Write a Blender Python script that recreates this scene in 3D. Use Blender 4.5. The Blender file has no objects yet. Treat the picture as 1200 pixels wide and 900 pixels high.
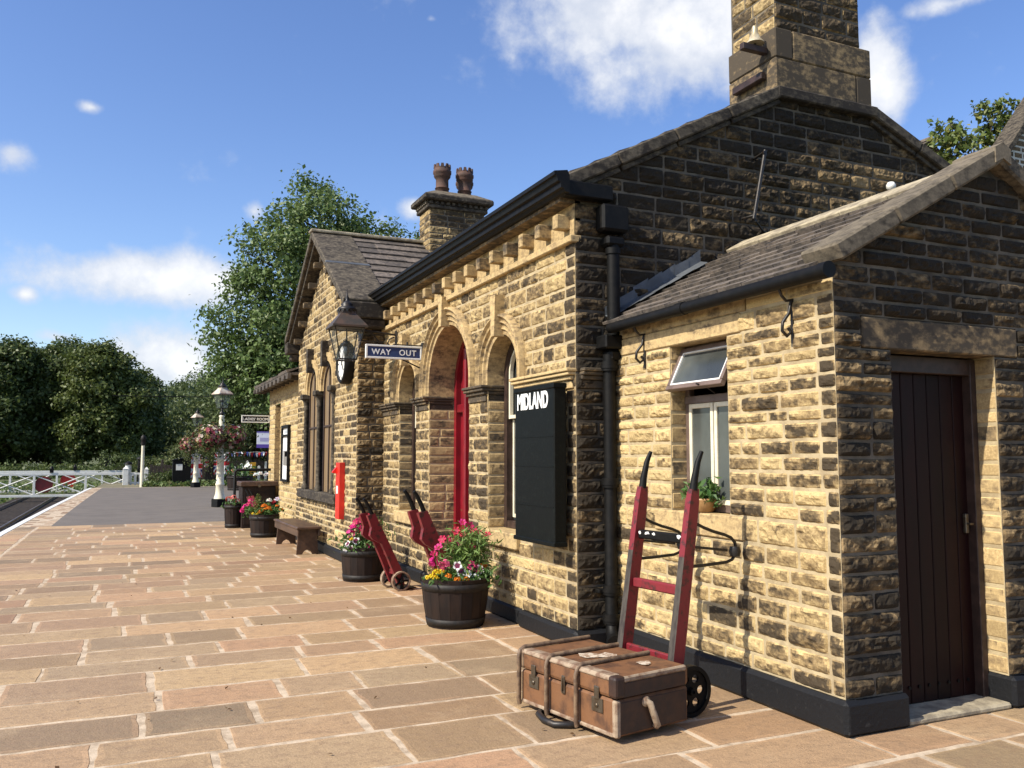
import bpy, bmesh, math, random
import numpy as np
from mathutils import Vector, Matrix, noise, Euler
random.seed(7); np.random.seed(7)
R = math.radians
S = bpy.context.scene
COL = S.collection
PI = math.pi

# ------------------------------------------------------------------ helpers
def V(*a): return Vector(a)
def rnd(a, b): return random.uniform(a, b)

class MB:
    """collects shapes and links them as one mesh object; 'tone' is a per-face intrinsic variation"""
    def __init__(s): s.v = []; s.f = []; s.t = []; s.m = []; s.sm = []
    def add(s, vs, fs, tone=(.5, .5, .5), mi=0, smooth=False):
        o = len(s.v); s.v.extend([tuple(v) for v in vs])
        for f in fs:
            s.f.append(tuple(i + o for i in f)); s.t.append(tone); s.m.append(mi); s.sm.append(smooth)
    def bm(s, b, M=None, **k):
        b.verts.index_update()
        vs = [(M @ v.co) if M else v.co.copy() for v in b.verts]
        s.add(vs, [[v.index for v in f.verts] for f in b.faces], **k); b.free()
    def box(s, x0, x1, y0, y1, z0, z1, bev=0, M=None, seg=1, **k):
        b = bmesh.new(); bmesh.ops.create_cube(b, size=1)
        for v in b.verts:
            v.co = V(x0 + (v.co.x + .5) * (x1 - x0), y0 + (v.co.y + .5) * (y1 - y0), z0 + (v.co.z + .5) * (z1 - z0))
        if bev: bmesh.ops.bevel(b, geom=list(b.edges), offset=bev, segments=seg, profile=.5, affect='EDGES')
        s.bm(b, M, **k)
    def prism(s, pts, ax, a0, a1, M=None, **k):
        """polygon pts extruded along axis ax from a0 to a1 (pts are the other two axes in order)"""
        n = len(pts); vs = []
        for a in (a0, a1):
            for p in pts:
                q = list(p); q.insert(ax, a); q = V(*q); vs.append(M @ q if M else q)
        fs = [tuple(range(n)), tuple(range(2 * n - 1, n - 1, -1))]
        fs += [(i, (i + 1) % n, n + (i + 1) % n, n + i) for i in range(n)]
        s.add(vs, fs, **k)
    def tube(s, P, r, n=8, M=None, cap=True, smooth=True, closed=False, flat=1, **k):
        P = [Vector(p) for p in P]; N = len(P)
        rr = r if isinstance(r, (list, tuple)) else [r] * N
        vs = []; up = None
        for i, p in enumerate(P):
            if closed: d = P[(i + 1) % N] - P[i - 1]
            else: d = P[min(i + 1, N - 1)] - P[max(i - 1, 0)]
            d.normalize()
            if up is None:
                a = V(0, 0, 1) if abs(d.z) < .9 else V(1, 0, 0)
                up = d.cross(a).normalized()
            else: up = (up - d * up.dot(d)).normalized()
            w = d.cross(up)
            for j in range(n):
                t = 2 * PI * j / n
                q = p + up * math.cos(t) * rr[i] + w * math.sin(t) * rr[i] * flat
                vs.append(M @ q if M else q)
        L = N if closed else N - 1
        fs = [(i * n + j, i * n + (j + 1) % n, ((i + 1) % N) * n + (j + 1) % n, ((i + 1) % N) * n + j) for i in range(L) for j in range(n)]
        s.add(vs, fs, smooth=smooth, **k)
        if cap and not closed:
            s.add(vs[:n], [tuple(range(n))], **k); s.add(vs[-n:], [tuple(range(n))], **k)
    def lathe(s, prof, n=20, M=None, smooth=True, cap=True, **k):
        vs = []
        for r, z in prof:
            for j in range(n):
                t = 2 * PI * (j + .5) / n; q = V(r * math.cos(t), r * math.sin(t), z); vs.append(M @ q if M else q)
        fs = [(i * n + j, i * n + (j + 1) % n, (i + 1) * n + (j + 1) % n, (i + 1) * n + j) for i in range(len(prof) - 1) for j in range(n)]
        s.add(vs, fs, smooth=smooth, **k)
        if cap:
            s.add(vs[:n], [tuple(range(n))], **k); s.add(vs[-n:], [tuple(range(n))], **k)
    def build(s, name, mats, parent=None, recalc=True):
        me = bpy.data.meshes.new(name); me.from_pydata(s.v, [], s.f)
        if not isinstance(mats, (list, tuple)): mats = [mats]
        for m in mats: me.materials.append(m)
        me.polygons.foreach_set('material_index', s.m)
        me.polygons.foreach_set('use_smooth', s.sm)
        a = me.attributes.new('tone', 'FLOAT_COLOR', 'FACE')
        a.data.foreach_set('color', np.array([tuple(t) + (1.,) for t in s.t], dtype=np.float32).ravel())
        if recalc and len(s.f) < 60000:
            b = bmesh.new(); b.from_mesh(me); bmesh.ops.recalc_face_normals(b, faces=b.faces); b.to_mesh(me); b.free()
        me.update()
        o = bpy.data.objects.new(name, me); COL.objects.link(o)
        if parent:
            o.parent = parent
            o.matrix_parent_inverse = Matrix.Identity(4)
        return o

def tag(o, label, cat, group=None, kind=None):
    o['label'] = label; o['category'] = cat
    if group: o['group'] = group
    if kind: o['kind'] = kind
    return o
def struct(o, kind='structure'): o['kind'] = kind; return o
def thing(name, label, cat, loc=(0, 0, 0), rz=0, group=None):
    o = bpy.data.objects.new(name, None); COL.objects.link(o)
    o.empty_display_size = .1
    o.location = loc; o.rotation_euler = (0, 0, rz)
    return tag(o, label, cat, group)
def copy_tree(o, parent=None):
    c = o.copy(); COL.objects.link(c)
    if parent: c.parent = parent
    for ch in list(o.children): copy_tree(ch, c)
    return c
def text_mesh(name, txt, size, M, mat, parent, bold=.0, depth=.004, sx=1, space=1):
    cu = bpy.data.curves.new(name, 'FONT'); cu.body = txt; cu.size = size; cu.align_x = 'CENTER'; cu.align_y = 'CENTER'
    cu.offset = bold; cu.extrude = depth; cu.space_character = space
    t = bpy.data.objects.new('tmp', cu); COL.objects.link(t)
    dg = bpy.context.evaluated_depsgraph_get(); dg.update()
    me = bpy.data.meshes.new_from_object(t.evaluated_get(dg)); bpy.data.objects.remove(t)
    me.transform(M @ Matrix.Diagonal((sx, 1, 1, 1))); me.materials.clear(); me.materials.append(mat)
    o = bpy.data.objects.new(name, me); COL.objects.link(o); o.parent = parent
    return o
def holed_disc(mb, r, holes, depth, M, **k):
    cu = bpy.data.curves.new('c', 'CURVE'); cu.dimensions = '2D'; cu.fill_mode = 'BOTH'; cu.extrude = depth / 2
    for cx, cy, rr, n in [(0, 0, r, 36)] + holes:
        sp = cu.splines.new('POLY'); sp.points.add(n - 1); sp.use_cyclic_u = True
        for i in range(n): sp.points[i].co = (cx + rr * math.cos(2 * PI * i / n), cy + rr * math.sin(2 * PI * i / n), 0, 1)
    t = bpy.data.objects.new('tmp', cu); COL.objects.link(t)
    dg = bpy.context.evaluated_depsgraph_get(); dg.update()
    me = bpy.data.meshes.new_from_object(t.evaluated_get(dg)); bpy.data.objects.remove(t)
    mb.add([M @ v.co for v in me.vertices], [tuple(p.vertices) for p in me.polygons], **k)

# ------------------------------------------------------------------ materials
def new_mat(name):
    m = bpy.data.materials.new(name); m.use_nodes = True
    nt = m.node_tree; b = nt.nodes['Principled BSDF']
    return m, nt, b
def nd(nt, t, **k):
    n = nt.nodes.new(t)
    for a, v in k.items():
        if a.startswith('i_'): n.inputs[int(a[2:])].default_value = v
        else: setattr(n, a, v)
    return n
def mixc(nt, f, a, b, bt='MIX'):
    n = nt.nodes.new('ShaderNodeMix'); n.data_type = 'RGBA'; n.blend_type = bt; n.clamp_factor = True
    for sock, val in ((n.inputs[0], f), (n.inputs[6], a), (n.inputs[7], b)):
        if hasattr(val, 'is_linked') or hasattr(val, 'links'): nt.links.new(val, sock)
        else: sock.default_value = val if not isinstance(val, tuple) else (tuple(val) + (1,))[:4]
    return n.outputs[2]
def math_(nt, op, a, b=0., clamp=False):
    n = nt.nodes.new('ShaderNodeMath'); n.operation = op; n.use_clamp = clamp
    for i, val in enumerate((a, b)):
        if hasattr(val, 'links'): nt.links.new(val, n.inputs[i])
        else: n.inputs[i].default_value = val
    return n.outputs[0]
def smooth(nt, x, a, b):
    n = nt.nodes.new('ShaderNodeMapRange'); n.interpolation_type = 'SMOOTHSTEP'
    nt.links.new(x, n.inputs[0])
    for i, v in ((1, a), (2, b)):
        if hasattr(v, 'links'): nt.links.new(v, n.inputs[i])
        else: n.inputs[i].default_value = v
    return n.outputs[0]
def noise_(nt, co, scale, detail=4, rough=.55, stretch=None, w=0):
    if stretch:
        mp = nt.nodes.new('ShaderNodeMapping'); mp.inputs[3].default_value = stretch; mp.inputs[1].default_value = (w, w, w)
        nt.links.new(co, mp.inputs[0]); co = mp.outputs[0]
    n = nt.nodes.new('ShaderNodeTexNoise'); n.inputs['Scale'].default_value = scale; n.inputs['Detail'].default_value = detail
    n.inputs['Roughness'].default_value = rough
    nt.links.new(co, n.inputs['Vector']); return n.outputs['Fac']
def bump(nt, b, h, strength=.4, dist=.01):
    n = nt.nodes.new('ShaderNodeBump'); n.inputs['Strength'].default_value = strength; n.inputs['Distance'].default_value = dist
    nt.links.new(h, n.inputs['Height']); nt.links.new(n.outputs[0], b.inputs['Normal'])
def coords(nt): return nt.nodes.new('ShaderNodeTexCoord').outputs['Object']
def attr(nt):
    a = nt.nodes.new('ShaderNodeAttribute'); a.attribute_name = 'tone'
    s = nt.nodes.new('ShaderNodeSeparateColor'); nt.links.new(a.outputs['Color'], s.inputs[0])
    return a.outputs['Color'], s.outputs[0], s.outputs[1], s.outputs[2]

def mat(name, c, rough=.6, c2=None, scale=8., lo=.4, hi=.62, detail=5, bmp=0., bscale=60., bdist=.004, metal=0., spec=.5, stretch=None, coat=0., tonevar=0.):
    m, nt, b = new_mat(name); co = coords(nt)
    b.inputs['Roughness'].default_value = rough; b.inputs['Metallic'].default_value = metal
    b.inputs['Specular IOR Level'].default_value = spec; b.inputs['Coat Weight'].default_value = coat
    out = None
    if c2 is None: c2 = tuple(x * .72 for x in c)
    f = smooth(nt, noise_(nt, co, scale, detail, .6, stretch), lo, hi)
    out = mixc(nt, f, tuple(c), tuple(c2))
    if tonevar:
        _, r, g, bl = attr(nt)
        k = math_(nt, 'ADD', math_(nt, 'MULTIPLY', r, tonevar * 2), 1 - tonevar)
        cc = nt.nodes.new('ShaderNodeCombineColor')
        for i in range(3): nt.links.new(k, cc.inputs[i])
        out = mixc(nt, 1., out, cc.outputs[0], 'MULTIPLY')
    nt.links.new(out, b.inputs['Base Color'])
    if bmp: bump(nt, b, noise_(nt, co, bscale, 5, .6, stretch), bmp, bdist)
    return m

def stone_mat(name, tan=(.50, .36, .165), tan2=(.40, .265, .115), brown=(.19, .125, .062), soot=(.036, .028, .019), bias=0., smooth_face=False, fine=55):
    m, nt, b = new_mat(name); co = coords(nt); _, r, g, bl = attr(nt)
    n1 = noise_(nt, co, 5.5, 4, .55); n2 = noise_(nt, co, 23, 5, .62, None); n3 = noise_(nt, co, 75, 4, .65); n4 = noise_(nt, co, 11, 5, .6, (1, 1, 2.2), 3.3)
    base = mixc(nt, bl, tan, tan2)
    base = mixc(nt, smooth(nt, n3, .38, .7), base, tuple(x * 1.12 for x in tan))
    k = math_(nt, 'ADD', math_(nt, 'MULTIPLY', r, .5), .72)
    cc = nt.nodes.new('ShaderNodeCombineColor')
    for i in range(3): nt.links.new(k, cc.inputs[i])
    base = mixc(nt, 1., base, cc.outputs[0], 'MULTIPLY')
    q = math_(nt, 'ADD', math_(nt, 'ADD', math_(nt, 'MULTIPLY', n4, .68), math_(nt, 'MULTIPLY', n2, .5)), math_(nt, 'MULTIPLY', math_(nt, 'SUBTRACT', g, .5), .62))
    q = math_(nt, 'ADD', q, bias)
    base = mixc(nt, math_(nt, 'MULTIPLY', smooth(nt, q, .46, .72), .78), base, brown)
    q2 = math_(nt, 'ADD', q, math_(nt, 'MULTIPLY', math_(nt, 'SUBTRACT', n1, .5), .4))
    base = mixc(nt, math_(nt, 'MULTIPLY', smooth(nt, q2, .62, .86), .93), base, soot)
    nt.links.new(base, b.inputs['Base Color']); b.inputs['Roughness'].default_value = .88; b.inputs['Specular IOR Level'].default_value = .25
    h = math_(nt, 'ADD', math_(nt, 'MULTIPLY', n2, 1. if not smooth_face else .4), math_(nt, 'MULTIPLY', n3, .5))
    bump(nt, b, h, .55 if not smooth_face else .3, .012 if not smooth_face else .005)
    return m

M = {}
M['stone'] = stone_mat('rock_faced_sandstone', tan=(.48, .36, .175), tan2=(.37, .26, .118), brown=(.155, .102, .050), soot=(.040, .030, .019))
M['sooty'] = stone_mat('sooty_shaded_sandstone', tan=(.30, .21, .105), tan2=(.24, .165, .08), brown=(.075, .052, .028), soot=(.017, .0135, .0095), bias=.05)  # real soot, with the shade of the camera-facing walls also put into its tones
M['dressed'] = stone_mat('dressed_sandstone', tan=(.47, .345, .17), tan2=(.36, .25, .12), brown=(.20, .14, .078), soot=(.055, .045, .034), bias=.05, smooth_face=True)
M['oldstone'] = stone_mat('weathered_gritstone', tan=(.17, .14, .10), tan2=(.13, .108, .078), brown=(.065, .054, .04), soot=(.024, .020, .017), smooth_face=True)
M['mortar'] = mat('lime_mortar', (.43, .345, .205), .95, (.28, .215, .125), 9, .35, .7, bmp=.5, bscale=90)
M['mortar_dark'] = mat('shade_darkened_mortar', (.155, .128, .092), .95, (.06, .05, .038), 4, .3, .65, bmp=.5, bscale=90)  # same mortar with the gable shade put into its colour
M['slate'] = mat('stone_slate', (.135, .108, .085), .85, (.06, .05, .042), 14, .35, .65, bmp=.5, bscale=50, bdist=.01, tonevar=.35)
M['ridge'] = mat('ridge_stone', (.40, .34, .23), .9, (.2, .165, .115), 9, .35, .65, bmp=.5, bscale=45, bdist=.008)
M['lead'] = mat('sheet_lead', (.115, .125, .135), .6, (.075, .082, .09), 6, .35, .7, metal=.3, bmp=.25, bscale=14, bdist=.012)
M['black'] = mat('black_gloss_paint', (.0035, .0035, .0035), .55, (.008, .007, .006), 18, .4, .7, bmp=.15, bscale=40, bdist=.003, spec=.18)
M['plinth'] = mat('chipped_black_masonry_paint', (.0085, .009, .0105), .6, (.035, .034, .032), 26, .6, .78, bmp=.5, bscale=30, bdist=.01, spec=.25)
M['iron'] = mat('dark_iron', (.018, .016, .015), .45, (.05, .035, .024), 25, .5, .75, metal=.3, bmp=.2, bscale=70)
M['red'] = mat('crimson_door_paint', (.20, .007, .015), .35, (.13, .006, .011), 4, .35, .7)
M['redold'] = mat('worn_red_paint', (.17, .011, .017), .5, (.05, .012, .011), 22, .50, .66, bmp=.2, bscale=50)
M['redbright'] = mat('pillar_box_red_paint', (.62, .022, .012), .35, (.5, .02, .012), 6)
M['wornwood'] = mat('bare_grey_wood_edge', (.06, .05, .04), .8, (.022, .016, .014), 28, .4, .65, stretch=(1, 1, .2), bmp=.3)
M['white'] = mat('white_gloss_paint', (.74, .73, .69), .45, (.6, .58, .52), 7, .4, .8)
M['cream'] = mat('cream_gloss_paint', (.72, .66, .50), .45, (.6, .53, .38), 9, .4, .8)
M['lettering'] = mat('white_letter_enamel', (.8, .8, .78), .5, (.74, .74, .72), 9)
M['navy'] = mat('navy_enamel', (.018, .035, .115), .35, (.025, .05, .14), 8)
M['brownpaint'] = mat('brown_window_paint', (.032, .020, .016), .45, (.05, .03, .024), 12, spec=.3)
M['pinkframe'] = mat('faded_brown_frame', (.15, .105, .085), .5, (.11, .075, .06), 12)
M['panel'] = mat('brown_blind_panel', (.22, .145, .07), .45, (.14, .092, .048), 3, .3, .7, stretch=(1, 3, .3))
M['board'] = mat('black_board_paint', (.0025, .0034, .003), .55, (.006, .008, .007), 30, .5, .75, bmp=.25, bscale=30, bdist=.004, spec=.16)
M['barrel'] = mat('stained_oak_staves', (.021, .0115, .008), .65, (.010, .006, .005), 14, .35, .65, stretch=(1, 1, .12), bmp=.35, bscale=40, spec=.25)
M['hoop'] = mat('rusted_hoop_iron', (.018, .014, .012), .6, (.010, .009, .008), 30, bmp=.2, spec=.3)
M['soil'] = mat('potting_soil', (.03, .02, .014), .95, (.015, .010, .007), 40, bmp=.8, bscale=60, bdist=.02)
M['benchwood'] = mat('dark_stained_bench_wood', (.085, .045, .026), .42, (.045, .024, .016), 12, .35, .65, stretch=(1, .2, 1), bmp=.25)
M['leather'] = mat('worn_tan_leather', (.165, .074, .030), .62, (.07, .032, .016), 11, .42, .72, bmp=.35, bscale=45, bdist=.004)
M['darkleather'] = mat('dark_brown_leather', (.042, .017, .008), .6, (.02, .009, .006), 12, .35, .65, bmp=.35, bscale=40)
M['wornedge'] = mat('scuffed_leather_edge', (.31, .235, .16), .75, (.15, .085, .05), 14, .42, .62, bmp=.3)
M['batten'] = mat('worn_beech_batten', (.20, .13, .075), .6, (.09, .055, .033), 22, .38, .65, bmp=.3)
M['steel'] = mat('tarnished_steel', (.15, .13, .10), .4, (.12, .09, .06), 30, metal=.8)
M['terracotta'] = mat('terracotta_pot', (.088, .042, .028), .8, (.05, .028, .02), 9, bmp=.2)
M['brownpot'] = mat('glazed_clay_pot', (.38, .22, .09), .4, (.28, .15, .06), 9)
M['tarmac'] = mat('tarmac', (.138, .116, .096), .9, (.105, .089, .074), 1.3, .3, .7, bmp=.4, bscale=220, bdist=.004)
M['ballast'] = mat('ballast_gravel', (.16, .145, .125), .95, (.05, .045, .04), 14, .35, .6, bmp=1., bscale=25, bdist=.05)
M['dirt'] = mat('dry_soil_verge', (.20, .17, .10), .95, (.09, .085, .045), 1.2, .35, .65, bmp=.8, bscale=20, bdist=.03)
M['grassbase'] = mat('meadow_ground', (.075, .09, .03), .95, (.05, .06, .022), 1.5, bmp=.6, bscale=10, bdist=.05)
M['rail'] = mat('rail_steel', (.10, .07, .05), .4, (.2, .17, .14), 8, metal=.5)
M['sleeper'] = mat('creosoted_sleeper', (.05, .038, .03), .9, (.03, .024, .02), 8)
M['bark'] = mat('tree_bark', (.075, .055, .038), .95, (.04, .03, .022), 10, bmp=.8, bscale=25, bdist=.03)
M['fencewood'] = mat('dark_fence_boards', (.055, .04, .03), .85, (.03, .023, .018), 10, stretch=(3, 3, .3))
M['brick'] = stone_mat('dark_house_stone', tan=(.17, .12, .075), tan2=(.12, .085, .06), bias=.02)
M['brass'] = mat('aged_white_brass', (.6, .52, .36), .35, (.4, .33, .2), 10, metal=.3)

def paving_mat():
    m, nt, b = new_mat('sandstone_flags'); co = coords(nt); _, r, g, bl = attr(nt)
    n1 = noise_(nt, co, 2.2, 5, .6); n2 = noise_(nt, co, 13, 6, .65, (1, 1.5, 1)); n3 = noise_(nt, co, 70, 4, .65)
    base = mixc(nt, g, (.36, .212, .122), (.41, .282, .148))
    base = mixc(nt, bl, base, (.27, .195, .118))
    k = math_(nt, 'ADD', math_(nt, 'MULTIPLY', r, .46), .72); cc = nt.nodes.new('ShaderNodeCombineColor')
    for i in range(3): nt.links.new(k, cc.inputs[i])
    base = mixc(nt, 1., base, cc.outputs[0], 'MULTIPLY')
    base = mixc(nt, math_(nt, 'MULTIPLY', smooth(nt, n2, .45, .75), .55), base, (.22, .15, .095))
    base = mixc(nt, math_(nt, 'MULTIPLY', smooth(nt, n1, .5, .78), .4), base, (.48, .35, .21))
    base = mixc(nt, math_(nt, 'MULTIPLY', smooth(nt, n3, .58, .75), .6), base, (.11, .075, .045))
    n5 = noise_(nt, co, 6, 6, .7, (1.2, 2.6, 1)); base = mixc(nt, math_(nt, 'MULTIPLY', smooth(nt, n5, .50, .64), .45), base, (.23, .15, .09))
    nt.links.new(base, b.inputs['Base Color']); b.inputs['Roughness'].default_value = .62; b.inputs['Specular IOR Level'].default_value = .3
    h = math_(nt, 'ADD', math_(nt, 'MULTIPLY', n2, 1.), math_(nt, 'MULTIPLY', n3, .4)); bump(nt, b, h, .7, .016)
    return m
M['flags'] = paving_mat()
M['flagmortar'] = mat('pale_pointing', (.52, .415, .295), .95, (.30, .225, .15), 9, .35, .7, bmp=.6, bscale=60, bdist=.006)

def glass_mat(name, c=(.02, .022, .022), rough=.06):
    m, nt, b = new_mat(name); co = coords(nt)
    nt.links.new(mixc(nt, smooth(nt, noise_(nt, co, 2.5, 3), .35, .7), c, tuple(x * 2.2 for x in c)), b.inputs['Base Color'])
    b.inputs['Roughness'].default_value = rough; b.inputs['Specular IOR Level'].default_value = .6
    return m
M['glass'] = glass_mat('dark_window_glass')
M['frost'] = glass_mat('dusty_grey_glass', (.035, .039, .037), .16)
M['lampglass'] = None
def lampglass():
    m, nt, b = new_mat('lantern_glass'); co = coords(nt)
    b.inputs['Base Color'].default_value = (.22, .26, .24, 1); b.inputs['Roughness'].default_value = .05
    b.inputs['Transmission Weight'].default_value = 0.; b.inputs['Alpha'].default_value = .17
    return m
M['lampglass'] = lampglass()

def leaf_mat(name, c1, c2, c3):
    m, nt, b = new_mat(name); _, r, g, bl = attr(nt)
    base = mixc(nt, r, c1, c2); base = mixc(nt, math_(nt, 'MULTIPLY', smooth(nt, g, .75, 1.), .8), base, c3)
    nt.links.new(base, b.inputs['Base Color']); b.inputs['Roughness'].default_value = .5; b.inputs['Specular IOR Level'].default_value = .35
    tr = nt.nodes.new('ShaderNodeBsdfTranslucent'); nt.links.new(base, tr.inputs[0])
    mx = nt.nodes.new('ShaderNodeMixShader'); mx.inputs[0].default_value = .28
    nt.links.new(b.outputs[0], mx.inputs[1]); nt.links.new(tr.outputs[0], mx.inputs[2])
    nt.links.new(mx.outputs[0], nt.nodes['Material Output'].inputs[0])
    return m
M['leaf_ash'] = leaf_mat('ash_leaves', (.074, .120, .030), (.135, .195, .055), (.21, .25, .11))
M['leaf_dark'] = leaf_mat('woodland_leaves', (.048, .072, .018), (.094, .128, .034), (.15, .17, .06))
M['leaf_wood'] = leaf_mat('lit_woodland_leaves', (.064, .088, .02), (.11, .14, .034), (.16, .18, .06))
M['leaf_mid'] = leaf_mat('hillside_leaves', (.060, .084, .026), (.095, .125, .040), (.14, .16, .06))
M['leaf_bush'] = leaf_mat('shrub_leaves', (.06, .09, .025), (.11, .13, .04), (.22, .21, .07))
M['leaf_yellow'] = leaf_mat('sunny_apple_leaves', (.07, .11, .02), (.14, .17, .04), (.26, .24, .07))
M['foliage'] = leaf_mat('bedding_foliage', (.04, .10, .02), (.09, .17, .04), (.16, .24, .07))
M['fern'] = leaf_mat('feathery_foliage', (.10, .18, .04), (.17, .26, .06), (.26, .32, .10))
M['grass'] = leaf_mat('grass_blades', (.07, .12, .03), (.13, .18, .05), (.22, .2, .08))
def petal_mat():
    m, nt, b = new_mat('flower_petals'); c, _, _, _ = attr(nt)
    nt.links.new(c, b.inputs['Base Color']); b.inputs['Roughness'].default_value = .6
    tr = nt.nodes.new('ShaderNodeBsdfTranslucent'); nt.links.new(c, tr.inputs[0])
    mx = nt.nodes.new('ShaderNodeMixShader'); mx.inputs[0].default_value = .25
    nt.links.new(b.outputs[0], mx.inputs[1]); nt.links.new(tr.outputs[0], mx.inputs[2])
    nt.links.new(mx.outputs[0], nt.nodes['Material Output'].inputs[0]); return m
M['petal'] = petal_mat()
M['cloth'] = mat('printed_cloth', (.8, .8, .8), .8)
def tonecol(name, rough=.7):
    m, nt, b = new_mat(name); c, _, _, _ = attr(nt); nt.links.new(c, b.inputs['Base Color']); b.inputs['Roughness'].default_value = rough; return m
M['print'] = tonecol('printed_colours')

# ------------------------------------------------------------------ stone walling
class Frame:
    def __init__(s, O, U, N): s.O = Vector(O); s.U = Vector(U); s.N = Vector(N)
    def p(s, u, v, d): return s.O + s.U * u + V(0, 0, v) + s.N * d
def FX(x, sgn=-1): return Frame((x, 0, 0), (0, 1, 0), (sgn, 0, 0))       # wall facing -X, u = Y
def FY(y, sgn=-1): return Frame((0, y, 0), (1, 0, 0), (0, sgn, 0))       # wall facing -Y, u = X

def subtract(iv, cuts):
    out = [iv]
    for c0, c1 in cuts:
        nx = []
        for a, b in out:
            if c1 <= a or c0 >= b: nx.append((a, b)); continue
            if c0 > a: nx.append((a, c0))
            if c1 < b: nx.append((c1, b))
        out = nx
    return [i for i in out if i[1] - i[0] > .015]

def stone_patch(mb, F, u0, u1, v0, v1, relief, res, tone, seed, edge=.3):
    e = min(.011, (v1 - v0) * .13)
    def axis(a, b):
        n = max(2, int(round((b - a - 2 * e) / res)))
        return [a] + [a + e + (b - a - 2 * e) * i / n for i in range(n + 1)] + [b]
    us = axis(u0, u1); vs = axis(v0, v1); nu, nv = len(us), len(vs)
    ko = V(seed * 3.17, seed * 1.31, seed * 7.7)
    w = u1 - u0; h = v1 - v0; pk = rnd(.5, 1.05); tu = rnd(-.3, .3); tv = rnd(-.25, .45)
    pts = []
    for j, v in enumerate(vs):
        for i, u in enumerate(us):
            if i in (0, nu - 1) or j in (0, nv - 1): d = -.004
            else:
                du = min(u - u0, u1 - u) / .032; dv = min(v - v0, v1 - v) / (h * .30)
                f = min(1, du) ** .6 * min(1, dv) ** .6
                q = V(u * 9, v * 14, 0) + ko
                nz = noise.noise(q) * .5 + noise.noise(q * 2.7) * .42 + noise.noise(q * 6) * .26
                rg = abs(noise.noise(q * 1.3 + V(9, 2, 4)))
                d = .003 + relief * f * max(.05, pk * .75 + nz * .85 - rg * .5 + tu * ((u - u0) / w - .5) + tv * ((v - v0) / h - .5))
            pts.append(F.p(u, v, d))
    fs = [(j * nu + i, j * nu + i + 1, (j + 1) * nu + i + 1, (j + 1) * nu + i) for j in range(nv - 1) for i in range(nu - 1)]
    o = len(mb.v); mb.v.extend([tuple(p) for p in pts]); ew = rnd(.016, .03)
    for f in fs:
        j, i = divmod(f[0], nu); uc = (us[i] + us[i + 1]) / 2; vc = (vs[j] + vs[j + 1]) / 2
        d = min(uc - u0, u1 - uc, (vc - v0) * 1.5, (v1 - vc) * .9) / ew + .9 * noise.noise(V(uc * 22, vc * 30, seed))
        k = max(0, min(1, d)); k = k * k * (3 - 2 * k)
        mb.f.append(tuple(q + o for q in f)); mb.t.append((min(1, tone[0] + edge * .45 * (1 - k)), tone[1] - edge * 1.25 * (1 - k), tone[2])); mb.m.append(0); mb.sm.append(False)

def stone_wall(mbs, mbm, F, rows, span, cuts=None, lmin=.16, lmax=.36, gap=.013, relief=.022, res=.022, soot=lambda u, v: .5, bright=.5, edge=.3, sv=.14, first=None):
    """coursed rock-faced stones on frame F; span(v) -> (u0,u1); cuts(v0,v1) -> list of intervals without wall"""
    for v0, v1 in rows:
        sp = span((v0 + v1) / 2)
        if sp is None or sp[1] - sp[0] < .02: continue
        for a, b in subtract(sp, cuts(v0, v1) if cuts else []):
            mbm.add([F.p(a, v0, 0), F.p(b, v0, 0), F.p(b, v1, 0), F.p(a, v1, 0)], [(0, 1, 2, 3)])
            u = a; fs_ = first if first and abs(a - sp[0]) < .001 else None
            while u < b - .01:
                L = rnd(lmin, lmax)
                if fs_: L = rnd(fs_[0], fs_[1])
                if b - u - L < lmin * .7: L = b - u
                s = soot(u + L / 2, (v0 + v1) / 2) + random.gauss(0, sv)
                if fs_: s = fs_[2] + random.gauss(0, .08)
                fs_ = None
                wob = rnd(-.002, .002)
                if L > gap * 2.5:
                    stone_patch(mbs, F, u + (gap / 2 if u > a else 0), u + L - (gap / 2 if u + L < b - .001 else 0), v0 + gap / 2 + wob, v1 - gap / 2 + wob, relief * rnd(.6, 1.25), res,
                                (min(1, max(0, random.gauss(bright, .2))), s, random.random()), random.random() * 50, edge)
                u += L
def rows_(z0, z1, h, jit=.13):
    n = max(1, round((z1 - z0) / h)); out = [z0]; 
    for i in range(1, n): out.append(z0 + (z1 - z0) * i / n + rnd(-jit, jit) * h)
    out.append(z1); return list(zip(out[:-1], out[1:]))
def rectcut(o):
    u0, u1, z0, z1 = o
    return lambda a, b: [(u0, u1)] if (b > z0 + .01 and a < z1 - .01) else []
def archcut(uc, r, z0, zs):
    def f(a, b):
        if b <= z0 + .01: return []
        v = (a + b) / 2
        if v <= zs: return [(uc - r, uc + r)]
        d = v - zs
        if d < r + .1: 
            w = math.sqrt(max(0, (r + .1) ** 2 - d * d)); return [(uc - w, uc + w)]
        return []
    return f
def multi(fs): return lambda a, b: [c for f in fs for c in f(a, b)]

def arch_ring(mb, F, uc, zs, prof, n=28, z0=None, tone=(.5, .3, .5)):
    """moulded arch surround: profile (radius, depth) swept over a semicircle, carried straight down to z0"""
    pts = []; k = len(prof)
    st = []
    if z0 is not None: st.append((-1, z0))
    for i in range(n + 1): st.append((PI - PI * i / n, None))
    if z0 is not None: st.append((1, z0))
    for a, z in st:
        for r, d in prof:
            if z is not None: pts.append(F.p(uc + a * r, z, d))
            else: pts.append(F.p(uc + math.cos(a) * r, zs + math.sin(a) * r, d))
    N = len(st)
    for i in range(N - 1):
        t = (min(1, max(0, tone[0] + random.gauss(0, .05))), tone[1] + random.gauss(0, .05), tone[2])
        mb.add([pts[q] for q in range(i * k, (i + 2) * k)], [(j, j + 1, k + j + 1, k + j) for j in range(k - 1)], tone=t, smooth=False)

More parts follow.
